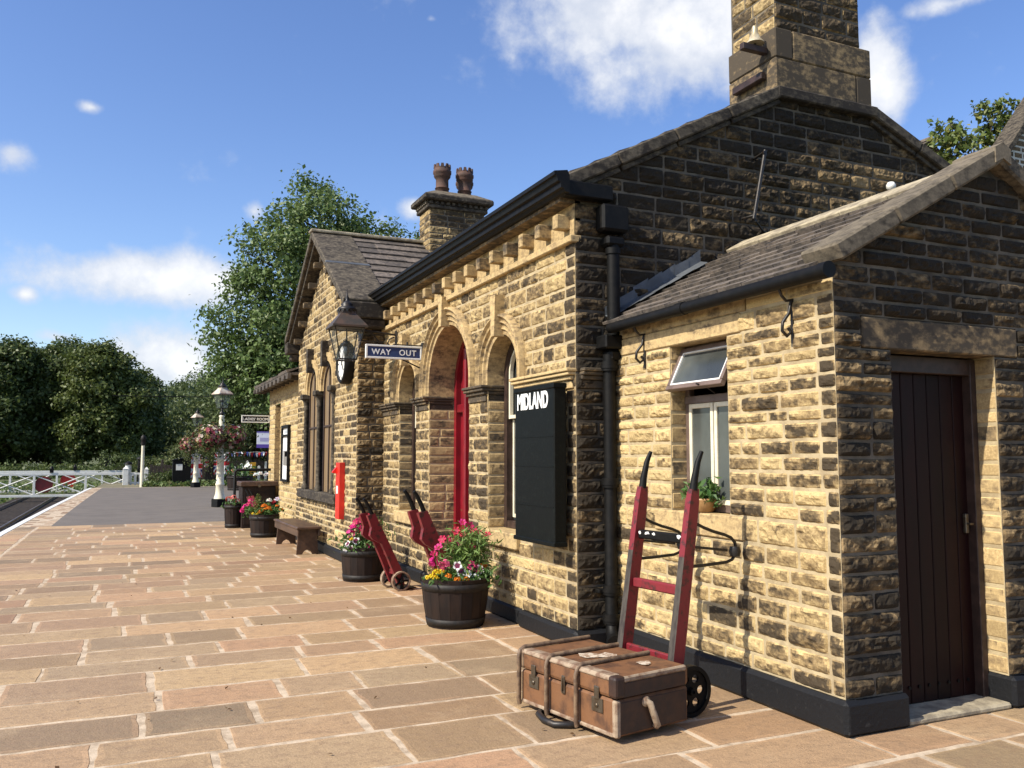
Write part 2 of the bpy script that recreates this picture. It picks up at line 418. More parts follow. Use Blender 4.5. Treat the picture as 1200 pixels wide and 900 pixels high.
# ================================================================== STATION
ST = thing('railway_station', 'long sandstone station building with arched windows, gabled wing and stone chimneys', 'station', (5, 8, 0))
ST.location = (0, 0, 0)
def part(mb, name, m, parent=None): return mb.build(name, m, parent or ST)

# ---------- main front wall (facing the platform, X = 3.25)
XM = 3.25; FM = FX(XM)
ms, mm = MB(), MB()
doorc, doorr, w1c, w1r, w2c, w2r, ZS = 9.0, .65, 7.49, .35, 10.5, .36, 2.30
cuts = multi([archcut(doorc, doorr, -.1, ZS), archcut(w1c, w1r, .80, ZS), archcut(w2c, w2r, .80, ZS)])
def soot_main(u, v):
    s = .59
    if v < 2.0 and u > 7.8: s = .80
    if u < 6.35 and v < 2.2: s = .84
    if v < .9 and 6.3 < u < 7.2: s = .56
    if v > 2.3: s = .56 + .28 * (noise.noise(V(u * 1.3, v * 2, 1)) + .3)
    return s
stone_wall(ms, mm, FM, rows_(.14, 2.04, .118) + rows_(2.04, 3.24, .120), lambda v: (6.02, 11.6), cuts, first=(.13, .2, .95), relief=.024, res=.024, soot=soot_main, lmin=.18, lmax=.4, bright=.36)
# reveals of the three openings
for c, r, dep, zb in ((doorc, doorr, .32, 0), (w1c, w1r, .19, .80), (w2c, w2r, .19, .80)):
    for sgn in (-1, 1):
        Fv = Frame((0, c + sgn * r, 0), (1, 0, 0), (0, -sgn, 0))
        mr, mrm = MB(), MB(); stone_wall(mr, mrm, Fv, rows_(zb, 2.04, .105), lambda v: (XM, XM + dep), None, relief=.006, res=.03, lmin=.12, lmax=.3, soot=lambda u, v: .5); part(mr, 'reveal_stones', M['dressed']); part(mrm, 'reveal_mortar', M['mortar'])
part(ms, 'front_wall', M['stone']); part(mm, 'mortar_joints', M['mortar'])

# dressed stone: arches, imposts, keystones, sills, frieze
md = MB()
for c, r, dep in ((doorc, doorr, .32), (w1c, w1r, .19), (w2c, w2r, .19)):
    md = MB()
    prof = [(r, -dep), (r, .010), (r + .04, .012), (r + .052, .034), (r + .065, .024), (r + .10, .028), (r + .112, .056), (r + .125, .04), (r + .15, .05), (r + .17, .078), (r + .19, .07), (r + .20, .03), (r + .205, -.02)]
    arch_ring(md, FM, c, ZS, prof, 26, z0=2.19, tone=(.5, .42, .5))
    part(md, 'arch_surround', M['dressed']); md = MB()
    kz0 = ZS + r - .02; kw = .052
    kt = kz0 + (.33 if r > .5 else .39)
    b = [(c - kw * .8, kz0), (c + kw * .8, kz0), (c + kw * 1.25, kt), (c - kw * 1.25, kt)]
    md.prism([(y, z) for y, z in b], 0, XM - .105, XM - .0, tone=(.75, .36, .3))
    part(md, 'keystone', M['dressed'])
def impost(y0, y1, x0=XM, x1=XM + .2, tone=(.45, .82, .5), ex=.0):
    mi = MB()
    for z0, z1, pr in ((2.035, 2.10, .022), (2.103, 2.135, .045), (2.138, 2.165, .07), (2.168, 2.195, .085)):
        mi.box(x0 - pr, x1, y0 - pr * .5 - ex, y1 + pr * .5, z0, z1, .006, tone=tone)
    part(mi, 'impost_band', M['dressed'])
impost(6.06, 7.11, tone=(.7, .30, .3)); impost(7.87, 8.32); impost(9.68, 10.11, x1=XM + .31); impost(10.89, 11.58)
for c, r in ((w1c, w1r), (w2c, w2r)):
    mk = MB(); mk.box(XM - .05, XM + .24, c - r - .06, c + r + .06, .655, .80, .012, tone=(.6, .36, .3)); part(mk, 'window_sill', M['dressed'])
# corbel table, string and black eaves moulding
mc = MB()
mc.box(XM - .055, XM + .05, 6.0, 11.6, 3.21, 3.27, .008, tone=(.6, .36, .4))
mc.box(3.115, XM + .05, 6.02, 11.58, 3.532, 3.58, 0, tone=(.4, .7, .4))
mc.box(XM - .01, XM + .05, 6.02, 11.6, 3.27, 3.53, 0, tone=(.5, .4, .4))
yy = 6.13
while yy < 11.6:
    m_ = MB(); m_.box(XM - .13, XM + .03, yy - .042, yy + .042, 3.33, 3.45, .008, tone=(rnd(.2, .9), rnd(.25, .75), random.random())); part(m_, 'corbel', M['dressed']); yy += .338
part(mc, 'corbel_table', M['dressed'])
mg = MB()
prof = [(3.12, 3.70), (3.12, 3.562), (3.08, 3.566), (3.065, 3.59), (3.04, 3.595), (3.04, 3.635), (3.015, 3.645), (3.005, 3.685), (2.985, 3.69), (2.985, 3.72), (3.1, 3.74)]
mg.prism(prof, 1, 5.86, 11.55)
mg.box(3.10, 3.54, 5.90, 6.0, 3.555, 3.68, .01)
part(mg, 'eaves_gutter', M['black'])
# plinth
def plinth(x0, x1, y0, y1, h=.15, ch=.035):
    mp = MB(); mp.box(x0, x1, y0, y1, 0, h, ch * .6); part(mp, 'plinth', M['plinth'])
plinth(3.195, 3.30, 5.97, 7.02); plinth(3.23, 3.30, 7.025, 8.33); plinth(3.195, 3.30, 9.67, 11.6); plinth(3.2, 3.66, 5.955, 6.10, .145)
plinth(2.815, 2.92, 11.55, 16.02, .15); plinth(2.83, 3.3, 11.545, 11.68, .145)
plinth(3.54, 3.66, 3.57, 5.95, .19); plinth(3.545, 4.02, 3.568, 3.70, .186); plinth(4.862, 6.25, 3.568, 3.80, .186)
plinth(2.90, 3.02, 16.03, 20.05, .13)

# ---------- main gable end (facing the camera, Y = 6.02)
YG = 6.02; FG = FY(YG)
def rake(u):
    if u < 5.31: return 3.62 + .512 * (u - 3.1)
    if u < 6.53: return 4.76
    return 4.76 - .43 * (u - 6.53)
ms, mm = MB(), MB()
def gspan(v):
    a, b = 3.25, 8.75
    if v > 3.6: a = max(a, 3.1 + (v - 3.62) / .512 - .02); b = min(b, 6.53 + (4.76 - v) / .43 + .02)
    return (a, b) if v < 4.80 else None
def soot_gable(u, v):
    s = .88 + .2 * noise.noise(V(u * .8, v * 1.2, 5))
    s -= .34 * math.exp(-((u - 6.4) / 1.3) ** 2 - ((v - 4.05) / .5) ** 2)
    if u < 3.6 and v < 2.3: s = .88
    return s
stone_wall(ms, mm, FG, rows_(.14, 2.02, .118) + rows_(2.02, 4.80, .124), gspan, None, relief=.042, res=.021, soot=soot_gable, lmin=.2, lmax=.46, gap=.012, bright=.4, edge=.06)
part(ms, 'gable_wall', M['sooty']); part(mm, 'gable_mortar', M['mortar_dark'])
mi = MB()
for z0, z1, pr in ((2.035, 2.10, .022), (2.103, 2.135, .045), (2.138, 2.165, .07), (2.168, 2.195, .085)):
    mi.box(XM + .03, 3.62, YG - pr, YG + .1, z0, z1, .006, tone=(.3, .8, .5))
part(mi, 'gable_impost', M['dressed'])
mv = MB()
for a, b in (((3.03, 3.685), (5.31, 4.855)), ((6.53, 4.855), (8.9, 3.835))):
    d = V(b[0] - a[0], 0, b[1] - a[1]); L = d.length; ang = math.atan2(d.z, d.x)
    n = 4; 
    for i in range(n):
        Mx = Matrix.Translation((a[0], 0, a[1])) @ Matrix.Rotation(-ang, 4, 'Y')
        mv.box(L * i / n + .002, L * (i + 1) / n - .002, 5.93, 6.30, -.105, .0, .012, M=Mx, tone=(rnd(.3, .6), .7, .5))
        mv.box(L * i / n + .01, L * (i + 1) / n - .01, 5.972, 6.2, -.15, -.106, .006, M=Mx, tone=(.4, .75, .5))
mv.box(5.305, 6.535, 5.926, 6.304, 4.755, 4.859, .012, tone=(.3, .85, .5))
part(mv, 'gable_coping', M['oldstone'])
# roofs
mrf = MB()
def slates(mb, e0, e1, r0, r1, nrow, ncol, thick=.018):
    """stone slates between eaves edge e0-e1 and ridge edge r0-r1, laid in lapped courses"""
    e0, e1, r0, r1 = map(Vector, (e0, e1, r0, r1))
    nrm = (e1 - e0).cross(r0 - e0).normalized()
    if nrm.z < 0: nrm = -nrm
    mb.add([e0 - nrm * .03, e1 - nrm * .03, r1 - nrm * .03, r0 - nrm * .03], [(0, 1, 2, 3)], tone=(.1, .5, .5))
    for i in range(nrow):
        t0, t1 = i / nrow, min(1, (i + 1.25) / nrow)
        u = 0
        while u < 1:
            w = rnd(.7, 1.5) / ncol; u2 = min(1, u + w)
            if 1 - u2 < .4 / ncol: u2 = 1
            g = .004 / max(.1, (e1 - e0).length)
            lift = thick * rnd(.8, 1.5)
            def q(a, t, h): return (e0.lerp(e1, a)).lerp(r0.lerp(r1, a), t) + nrm * h
            A = q(u + g, t0, lift + .012), q(u2 - g, t0, lift + .012), q(u2 - g, t1, .004), q(u + g, t1, .004)
            B = q(u + g, t0, .001), q(u2 - g, t0, .001)
            mb.add([*A, *B], [(0, 1, 2, 3), (0, 4, 5, 1), (0, 3, 4), (1, 5, 2)], tone=(random.random(), .5, .5))
            u = u2
slates(mrf, (3.08, 6.2, 3.72), (3.08, 13.8, 3.72), (5.92, 6.2, 5.17), (5.92, 13.8, 5.17), 12, 24)
slates(mrf, (8.8, 13.8, 3.72), (8.8, 6.2, 3.72), (5.92, 13.8, 5.17), (5.92, 6.2, 5.17), 12, 24)
part(mrf, 'main_roof', M['slate'])
mb = MB()
mb.box(8.70, 8.75, 6.1, 20, 0, 3.7); mb.box(3.3, 8.7, 19.95, 20.0, 0, 3.0); mb.box(3.6, 3.62, 6.1, 11.5, 2.9, 3.5)
part(mb, 'rear_wall', M['oldstone'])

# ---------- main chimney over the gable
ch = MB(); chm = MB(); chb = MB()
for F, a, b in ((Frame((0, 6.06, 0), (1, 0, 0), (0, -1, 0)), 5.395, 6.445), (Frame((5.395, 0, 0), (0, 1, 0), (-1, 0, 0)), 6.06, 6.66)):
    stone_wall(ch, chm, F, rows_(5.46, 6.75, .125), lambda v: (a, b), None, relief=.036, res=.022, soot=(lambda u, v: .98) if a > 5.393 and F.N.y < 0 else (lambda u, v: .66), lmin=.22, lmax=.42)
chm.box(5.41, 6.44, 6.075, 6.70, 5.4, 6.74)
chim = part(chm, 'chimney', M['mortar_dark']); part(ch, 'stack_stones', M['stone'], chim)
for x0, x1, z0, z1, t in ((5.342, 5.55, 5.17, 5.455, .92), (5.553, 6.53, 5.17, 5.455, .68), (5.342, 6.33, 4.86, 5.167, .74), (6.333, 6.53, 4.86, 5.167, .9)):
    chb = MB(); chb.box(x0, x1, 6.0, 6.68, z0, z1, .012, tone=(.5, t, .6)); part(chb, 'base_block', M['dressed'], chim)

# ---------- extension (nearest the camera)
XE, YE = 3.58, 3.61
FE = FX(XE); FEG = FY(YE)
ms, mm = MB(), MB()
def soot_e(u, v):
    s = .60 + .24 * noise.noise(V(u * 1.5, v * 1.5, 2))
    if u < 4.0: s += .06
    if u < 3.8: s += .30
    if v < .75 and u < 4.9: s += .10
    if u > 5.2: s -= .14
    return s
ecut = multi([rectcut((4.55, 5.20, 1.115, 2.29)), rectcut((4.43, 5.39, .955, 1.11)), rectcut((4.43, 5.83, 2.285, 2.42))])
stone_wall(ms, mm, FE, rows_(.19, .955, .112) + [(.955, 1.113)] + rows_(1.113, 1.7, .10) + rows_(1.7, 2.285, .09) + [(2.285, 2.42)], lambda v: (3.61, 6.0), ecut, first=(.085, .14, 1.0), relief=.025, res=.014, soot=soot_e, lmin=.17, lmax=.36, gap=.014)
stone_wall(ms, mm, FE, [(2.42, 2.50)], lambda v: (3.61, 4.35), None, relief=.01, res=.02, soot=lambda u, v: .5, lmin=.3, lmax=.5)
part(ms, 'side_wall', M['stone']); part(mm, 'side_mortar', M['mortar'])
ms, mm = MB(), MB()
def espan(v):
    if v <= 2.42: return (3.58, 6.2)
    a = 3.585 + (v - 2.62) / .552; b = 6.215 - (v - 2.62) / .552
    return (max(3.58, a), min(6.2, b)) if b - a > .05 else None
gcut = multi([rectcut((4.0, 4.875, .0, 2.105)), rectcut((3.775, 5.08, 2.105, 2.292))])
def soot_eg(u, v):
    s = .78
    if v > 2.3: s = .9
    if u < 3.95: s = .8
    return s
stone_wall(ms, mm, FEG, rows_(.186, .96, .112) + rows_(.96, 1.7, .10) + rows_(1.7, 2.105, .09) + [(2.105, 2.198), (2.198, 2.292)] + rows_(2.292, 3.25, .094), espan, gcut, relief=.04, res=.017, soot=soot_eg, lmin=.2, lmax=.38, gap=.012, bright=.4, edge=.06)
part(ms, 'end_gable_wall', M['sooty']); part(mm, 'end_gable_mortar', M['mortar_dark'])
mq = MB()
mq.box(3.78, 5.075, YE - .012, YE + .34, 2.11, 2.288, .008, tone=(.2, .74, .8))
part(mq, 'door_lintel', M['dressed'])
mq = MB()
mq.box(XE - .012, XE + .13, 4.405, 5.415, .96, 1.112, .01, tone=(.6, .36, .5)); part(mq, 'sill_stone', M['dressed'])
mq = MB(); mq.box(XE - .012, XE + .15, 4.405, 5.855, 2.288, 2.418, .008, tone=(.6, .36, .4)); part(mq, 'window_lintel', M['dressed'])
mq = MB(); mq.box(XE - .008, XE + .1, 4.36, 5.98, 2.421, 2.515, .006, tone=(.5, .46, .4)); part(mq, 'eaves_course', M['dressed'])
mr, mrm = MB(), MB(); stone_wall(mr, mrm, Frame((0, 5.20, 0), (1, 0, 0), (0, -1, 0)), rows_(1.115, 2.288, .117), lambda v: (XE, XE + .14), None, relief=.004, res=.03, lmin=.13, lmax=.16, soot=lambda u, v: .46); part(mr, 'jamb_stones', M['dressed']); part(mrm, 'jamb_mortar', M['mortar'])
mr, mrm = MB(), MB(); stone_wall(mr, mrm, Frame((0, 4.55, 0), (1, 0, 0), (0, 1, 0)), rows_(1.115, 2.288, .117), lambda v: (XE, XE + .14), None, relief=.004, res=.03, lmin=.13, lmax=.16, soot=lambda u, v: .46); part(mr, 'jamb_stones', M['dressed']); part(mrm, 'jamb_mortar', M['mortar'])
mr, mrm = MB(), MB(); stone_wall(mr, mrm, Frame((4.875, 0, 0), (0, 1, 0), (-1, 0, 0)), rows_(.186, 2.11, .105), lambda v: (YE, YE + .34), None, relief=.005, res=.03, lmin=.2, lmax=.34, soot=lambda u, v: .34); part(mr, 'jamb_stones', M['dressed']); part(mrm, 'jamb_mortar', M['mortar'])
mr, mrm = MB(), MB(); stone_wall(mr, mrm, Frame((4.0, 0, 0), (0, 1, 0), (1, 0, 0)), rows_(.186, 2.11, .105), lambda v: (YE, YE + .34), None, relief=.005, res=.03, lmin=.2, lmax=.34, soot=lambda u, v: .5); part(mr, 'jamb_stones', M['dressed']); part(mrm, 'jamb_mortar', M['mortar'])
mb = MB(); mb.box(6.2, 6.25, 3.65, 6.0, 0, 2.5); part(mb, 'inner_wall', M['oldstone'])
mb = MB(); mb.prism([(3.585, 2.40), (6.2, 2.40), (6.2, 2.58), (4.9, 3.30), (3.585, 2.575)], 1, YE + .004, YE + .05); part(mb, 'gable_backing', M['mortar_dark'])
mb = MB(); mb.prism([(3.26, 3.45), (8.7, 3.45), (8.7, 3.80), (6.5, 4.73), (5.31, 4.73), (3.26, 3.68)], 1, YG + .004, YG + .05); part(mb, 'gable_backing', M['mortar_dark'])
mb = MB(); mb.prism([(11.62, 3.3), (16.0, 3.3), (13.81, 4.86)], 0, 2.874, 2.92); part(mb, 'gable_backing', M['mortar'])
# extension roof, ridge, coping, gutter, flashing
rf = MB()
slates(rf, (3.49, 3.68, 2.55), (3.49, 6.0, 2.55), (4.9, 3.68, 3.335), (4.9, 6.0, 3.335), 11, 10, .014)
slates(rf, (6.36, 6.0, 2.535), (6.36, 3.68, 2.535), (4.9, 6.0, 3.335), (4.9, 3.68, 3.335), 11, 10, .014)
part(rf, 'extension_roof', M['slate'])
rg = MB()
y = 3.8
while y < 5.98:
    y2 = min(5.98, y + .44)
    for sg in (-1, 1):
        Mx = Matrix.Translation((4.9, 0, 3.385)) @ Matrix.Rotation(sg * R(28.7), 4, 'Y')
        rg.box(min(0, sg * .22), max(0, sg * .22), y + .003, y2 - .003, -.045, .0, .008, M=Mx, tone=(random.random(), .3, .5))
    y = y2
part(rg, 'ridge_stones', M['ridge'])
cp = MB()
for sg in (-1, 1):
    Mx = Matrix.Translation((4.9, 0, 3.43)) @ Matrix.Rotation(sg * R(28.9), 4, 'Y')
    for i in range(3):
        L0, L1 = .53 * i, .53 * (i + 1)
        cp.box(min(sg * L0, sg * L1) + .002, max(sg * L0, sg * L1) - .002, 3.515 + .004 * sg, 3.80 + .003 * sg, -.105, .0, .014, M=Mx, tone=(rnd(.4, .7), rnd(.45, .6), .5))
cp.prism([(4.90, 3.437), (4.83, 3.399), (4.83, 3.30), (4.90, 3.335), (4.97, 3.30), (4.97, 3.399)], 1, 3.503, 3.808, tone=(.6, .35, .6))
part(cp, 'extension_coping', M['oldstone'])
gt = MB()
gt.tube([(3.475, 3.53, 2.515), (3.475, 5.86, 2.505)], .042, 12)
gt.tube([(3.475, 3.525, 2.515), (3.475, 3.58, 2.515)], .048, 12); gt.tube([(3.475, 4.86, 2.51), (3.475, 4.95, 2.51)], .047, 12)
part(gt, 'extension_gutter', M['black'])
for y in (3.93, 5.52):
    gb = MB()
    gb.tube([(XE, y, 2.42), (XE - .05, y, 2.41), (XE - .085, y, 2.44), (XE - .10, y, 2.475)], .009, 6)
    gb.tube([(XE - .01, y, 2.42), (XE - .03, y, 2.34), (XE - .08, y, 2.28), (XE - .085, y, 2.23), (XE - .05, y, 2.20), (XE - .02, y, 2.225), (XE - .04, y, 2.25)], .010, 6)
    gb.tube([(XE - .008, y, 2.42), (XE - .008, y, 2.16)], .009, 6)
    part(gb, 'gutter_bracket', M['iron'])
fl = MB()
p0, p1 = V(3.50, 0, 2.575), V(4.45, 0, 3.11)
for i in range(7):
    a, b = i / 7, (i + 1.08) / 7
    q0, q1 = p0.lerp(p1, a), p0.lerp(p1, min(1, b)); h = .004 * (i % 2); w0, w1 = rnd(.05, .09), rnd(.05, .09)
    fl.add([q0 + V(0, 5.91 - w0 * .3, .022 + h), q1 + V(0, 5.91 - w1 * .3, .022 + h), q1 + V(0, 5.985 - h, .05), q0 + V(0, 5.985 - h, .05), q0 + V(0, 5.988 - h, .07 + w0), q1 + V(0, 5.988 - h, .07 + w1)], [(0, 1, 2, 3), (3, 2, 5, 4)])
part(fl, 'lead_flashing', M['lead'])

# extension door
dr = MB()
for i in range(7):
    a = 4.06 + i * (.775 / 7)
    dr.box(a + .003, a + .775 / 7 - .003, 3.80, 3.83, .04, 2.0, .004, tone=(random.random(), .5, .5))
for i in range(9): dr.lathe([(.011, 0), (.011, .004)], 8, Matrix.Translation((4.10 + i * .082, 3.7965, .135)) @ Matrix.Rotation(R(90), 4, 'X'), mi=1)
M['doorwood'] = mat('dark_maroon_door_boards', (.014, .0032, .0028), .5, (.009, .003, .0025), 6, .4, .7, stretch=(1, 1, .3), tonevar=.2, spec=.15)
door = part(dr, 'plank_door', [M['doorwood'], M['black']])
df = MB()
df.box(4.003, 4.058, 3.74, 3.82, .03, 2.08, .004); df.box(4.82, 4.872, 3.74, 3.82, .03, 2.08, .004); df.box(4.003, 4.872, 3.742, 3.82, 2.0, 2.10, .004)
part(df, 'door_frame', M['brownpaint'], door)
lk = MB(); lk.box(4.772, 4.80, 3.775, 3.80, 1.02, 1.14, .004); lk.tube([(4.786, 3.77, 1.08), (4.786, 3.74, 1.08), (4.75, 3.735, 1.08)], .007, 6)
part(lk, 'door_latch', M['steel'], door)
th = MB(); th.box(4.025, 4.86, 3.585, 3.93, .0, .038, .012, tone=(.8, .25, .4)); part(th, 'door_threshold', M['ridge'])

# extension window: casements below, top-hung sash standing open
wf = MB(); xw = XE + .125
wf.box(xw, xw + .05, 4.553, 4.60, 1.13, 2.285, .004); wf.box(xw, xw + .05, 5.15, 5.197, 1.13, 2.285, .004)
wf.box(xw - .002, xw + .05, 4.555, 5.195, 1.115, 1.165, .004); wf.box(xw - .01, xw + .05, 4.555, 5.195, 1.87, 1.925, .004); wf.box(xw, xw + .05, 4.555, 5.195, 2.24, 2.285, .004)
win = part(wf, 'casement_window', M['pinkframe'])
wc = MB()
for a, b in ((4.602, 4.86), (4.872, 5.148)):
    for y0, y1, z0, z1 in ((a, a + .03, 1.166, 1.868), (b - .03, b, 1.166, 1.868), (a + .031, b - .031, 1.166, 1.20), (a + .031, b - .031, 1.835, 1.868)):
        wc.box(xw - .006, xw + .03, y0, y1, z0, z1, .003)
part(wc, 'casement_frame', M['cream'], win)
wp = MB(); wp.box(xw + .006, xw + .012, 4.63, 5.12, 1.198, 1.838); part(wp, 'casement_pane', M['frost'], win)
hp = V(xw - .012, 0, 2.262); sl = V(-.150, 0, -.30); sn = sl.normalized(); nn = V(sn.z, 0, -sn.x)
Ls = sl.length
Mh = Matrix(((sn.x, 0, nn.x, hp.x), (0, 1, 0, 0), (sn.z, 0, nn.z, hp.z), (0, 0, 0, 1)))
hs = MB()
for a0, a1, y0, y1 in ((0, .03, 4.56, 5.19), (Ls - .035, Ls, 4.56, 5.19), (.031, Ls - .036, 4.56, 4.59), (.031, Ls - .036, 5.16, 5.19)):
    hs.box(a0, a1, y0, y1, -.02, .02, .003, M=Mh)
part(hs, 'hopper_sash', M['pinkframe'], win)
hq = MB()
for a0, a1, y0, y1 in ((.031, .042, 4.591, 5.159), (Ls - .05, Ls - .037, 4.591, 5.159), (.043, Ls - .051, 4.591, 4.604), (.043, Ls - .051, 5.146, 5.159)):
    hq.box(a0, a1, y0, y1, .0, .016, .002, M=Mh); hq.box(a0, a1, y0, y1, -.0022, -.001, .002, M=Mh)
part(hq, 'hopper_beading', M['white'], win)
hg = MB(); hg.box(.044, Ls - .052, 4.605, 5.145, -.003, .003, M=Mh); part(hg, 'hopper_pane', M['frost'], win)
hst = MB(); hst.tube([(xw - .005, 4.84, 1.93), (xw - .10, 4.80, 1.965), (xw - .2, 4.79, 1.985)], .006, 6); part(hst, 'window_stay', M['iron'], win)
mb = MB(); mb.box(xw + .3, xw + .32, 4.3, 5.5, .9, 2.4); part(mb, 'room_back_wall', M['frost'])

# ---------- sash windows of the main front
def arch_poly(c, r, z0, zs, n=18): return [(c - r, z0), (c + r, z0)] + [(c + r * math.cos(PI * i / n), zs + r * math.sin(PI * i / n)) for i in range(n + 1)]
def arch_bar(mb, c, r, z0, zs, w, x0, x1, n=20):
    out = [(c - r, z0)] + [(c - r * math.cos(PI * i / n), zs + r * math.sin(PI * i / n)) for i in range(n + 1)] + [(c + r, z0)]
    q = r - w
    inn = [(c - q, z0)] + [(c - q * math.cos(PI * i / n), zs + q * math.sin(PI * i / n)) for i in range(n + 1)] + [(c + q, z0)]
    k = len(out); vs = []
    for x in (x0, x1):
        vs += [(x, *p) for p in out] + [(x, *p) for p in inn]
    fs = []
    for i in range(k - 1):
        fs += [(i, i + 1, k + i + 1, k + i), (2 * k + i, 2 * k + i + 1, 3 * k + i + 1, 3 * k + i), (i, i + 1, 2 * k + i + 1, 2 * k + i), (k + i, k + i + 1, 3 * k + i + 1, 3 * k + i)]
    mb.add(vs, fs)
for c, r in ((w1c, w1r), (w2c, w2r)):
    x = XM + .19
    f = MB(); arch_bar(f, c, r - .002, .80, ZS, .07, x - .02, x + .10); f.box(x - .02, x + .10, c - r + .075, c + r - .075, .802, .87, .004)
    w = part(f, 'sash_window', M['brownpaint'])
    g = MB(); arch_bar(g, c, r - .074, 1.86, ZS, .028, x + .0, x + .035); g.box(x - .001, x + .036, c - r + .103, c + r - .103, 1.86, 1.895, .003)
    part(g, 'upper_sash', M['cream'], w)
    g = MB()
    for y0, y1, z0, z1 in ((c - r + .076, c - r + .104, .90, 1.855), (c + r - .104, c + r - .076, .90, 1.855), (c - r + .105, c + r - .105, .90, .935)):
        g.box(x + .04, x + .07, y0, y1, z0, z1, .003)
    part(g, 'lower_sash', M['cream'], w)
    g = MB(); g.prism(arch_poly(c, r - .08, .88, ZS), 0, x + .05, x + .056); part(g, 'window_pane', M['glass'], w)
# red double door under the large arch
f = MB(); x = XM + .32
f.prism(arch_poly(doorc, doorr + .01, 0, ZS), 0, x + .05, x + .07)
rd = part(f, 'red_door', M['red'])
f = MB(); arch_bar(f, doorc, doorr, 0, ZS, .075, x - .01, x + .05)
f.box(x - .008, x + .052, doorc - .03, doorc + .03, .05, ZS + .55, .012); f.box(x - .02, x + .05, doorc + .27, doorc + .345, .05, ZS + .45, .014)
f.box(x - .02, x + .05, doorc - .345, doorc - .27, .05, ZS + .45, .014)
f.box(x - .005, x + .05, doorc - .57, doorc - .35, 2.0, 2.1, .01); f.box(x - .005, x + .05, doorc + .35, doorc + .57, 2.0, 2.1, .01)
part(f, 'door_posts', M['red'], rd)
st = MB(); st.box(3.2, 3.6, doorc - .65, doorc + .65, 0, .05, .015, tone=(.6, .4, .5)); part(st, 'door_step', M['dressed'])

# ---------- downpipe on the gable
dp = MB(); px, py = 3.545, 5.925
dp.box(3.42, 3.67, py - .06, 6.0, 3.30, 3.52, .02); dp.box(3.46, 3.63, py - .06, 6.0, 3.18, 3.262, .02)
dp.tube([(px, py, 3.25), (px, py, 2.44)], .052, 14); dp.tube([(px, py, 3.12), (px, py, 3.17)], .062, 14)
dp.box(3.42, 3.74, 5.84, 6.0, 2.345, 2.455, .012); dp.box(3.47, 3.65, 5.87, 6.0, 2.24, 2.35, .03)
dp.tube([(3.50, py, 2.3), (3.50, py, .22), (3.49, py - .03, .13), (3.45, py - .13, .085)], .050, 14)
for z in (2.17, 1.25, .42, .20): dp.tube([(3.50, py, z), (3.50, py, z + .075)], .066, 14); dp.tube([(3.50, py, z + .02), (3.50, py, z + .045)], .072, 14)
dp.box(3.40, 3.60, py + .02, 6.01, .43, .46, .005)
dp.tube([(3.46, py - .1, .088), (3.44, py - .15, .08)], .060, 14)
part(dp, 'downpipe', M['black'])

# ---------- wing
XW, YW0, YW1, YA = 2.87, 11.6, 16.02, 13.81
FW = FX(XW)
ms, mm = MB(), MB()
def wspan(v):
    if v < 3.4: return (YW0, YW1)
    k = (v - 3.4) / .66
    return (YW0 + k, YW1 - k) if YW1 - YW0 - 2 * k > .1 else None
lights = [13.52, 14.70]; lr = .46; lz = 2.56
wcut = multi([archcut(c, lr, .93, lz) for c in lights] + [rectcut((12.66, 15.6, .77, .93)), rectcut((12.97, 15.26, .93, lz))])
stone_wall(ms, mm, FW, rows_(.15, .77, .095) + rows_(.77, .93, .08) + rows_(.93, 4.88, .104), wspan, wcut, relief=.018, res=.03, soot=lambda u, v: .70 + .18 * noise.noise(V(u, v * 2, 8)) + (.06 if v < 2.4 else .0), lmin=.18, lmax=.4)
part(ms, 'wing_wall', M['stone']); part(mm, 'wing_mortar', M['mortar'])
ms, mm = MB(), MB()
stone_wall(ms, mm, FY(YW0), rows_(.15, 3.5, .104), lambda v: (XW, XM), None, relief=.035, res=.024, soot=lambda u, v: .66, lmin=.15, lmax=.26)
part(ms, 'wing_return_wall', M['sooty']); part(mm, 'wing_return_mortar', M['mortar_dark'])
for c in lights:
    wa = MB()
    prof = [(lr - .06, -.05), (lr - .06, -.02), (lr - .035, -.015), (lr - .03, .02), (lr + .03, .025), (lr + .04, .04), (lr + .10, .04), (lr + .11, -.02)]
    arch_ring(wa, FW, c, lz, prof, 18, z0=lz - .02); part(wa, 'wing_arch', M['dressed'])
for c in lights:
    wk = MB(); wk.prism([(c - .05, lz + lr - .12), (c + .05, lz + lr - .12), (c + .075, lz + lr + .28), (c - .075, lz + lr + .28)], 0, XW - .11, XW, tone=(.3, .8, .5)); part(wk, 'wing_keystone', M['oldstone'])
for y in (13.0, 14.11, 15.22):
    wcl = MB()
    Mt = Matrix.Translation((XW + .0, y, 0))
    wcl.lathe([(.065, .93), (.065, .98), (.05, 1.0), (.04, 1.04), (.038, 2.28), (.05, 2.30), (.042, 2.33), (.055, 2.42), (.08, 2.47)], 14, Mt, tone=(.35, .70, .5))
    wcl.box(XW - .10, XW + .10, y - .10, y + .10, 2.47, 2.56, .015, tone=(.3, .8, .5))
    part(wcl, 'window_column', M['oldstone'])
wsl = MB(); wsl.box(XW - .07, XW + .15, 12.67, 15.59, .775, .925, .015, tone=(.3, .8, .5)); part(wsl, 'wing_sill', M['oldstone'])
for c in lights:
    p = MB(); p.prism(arch_poly(c, lr - .06, .93, lz), 0, XW + .045, XW + .06)
    w = part(p, 'wing_window', M['panel'])
    f = MB(); arch_bar(f, c, lr - .062, .935, lz, .04, XW + .025, XW + .044); f.box(XW + .026, XW + .044, c - .015, c + .015, .935, lz + lr - .11, .004); f.box(XW + .024, XW + .042, c - lr + .11, c + lr - .11, 1.95, 1.98, .004)
    part(f, 'window_frame', M['brownpaint'], w)
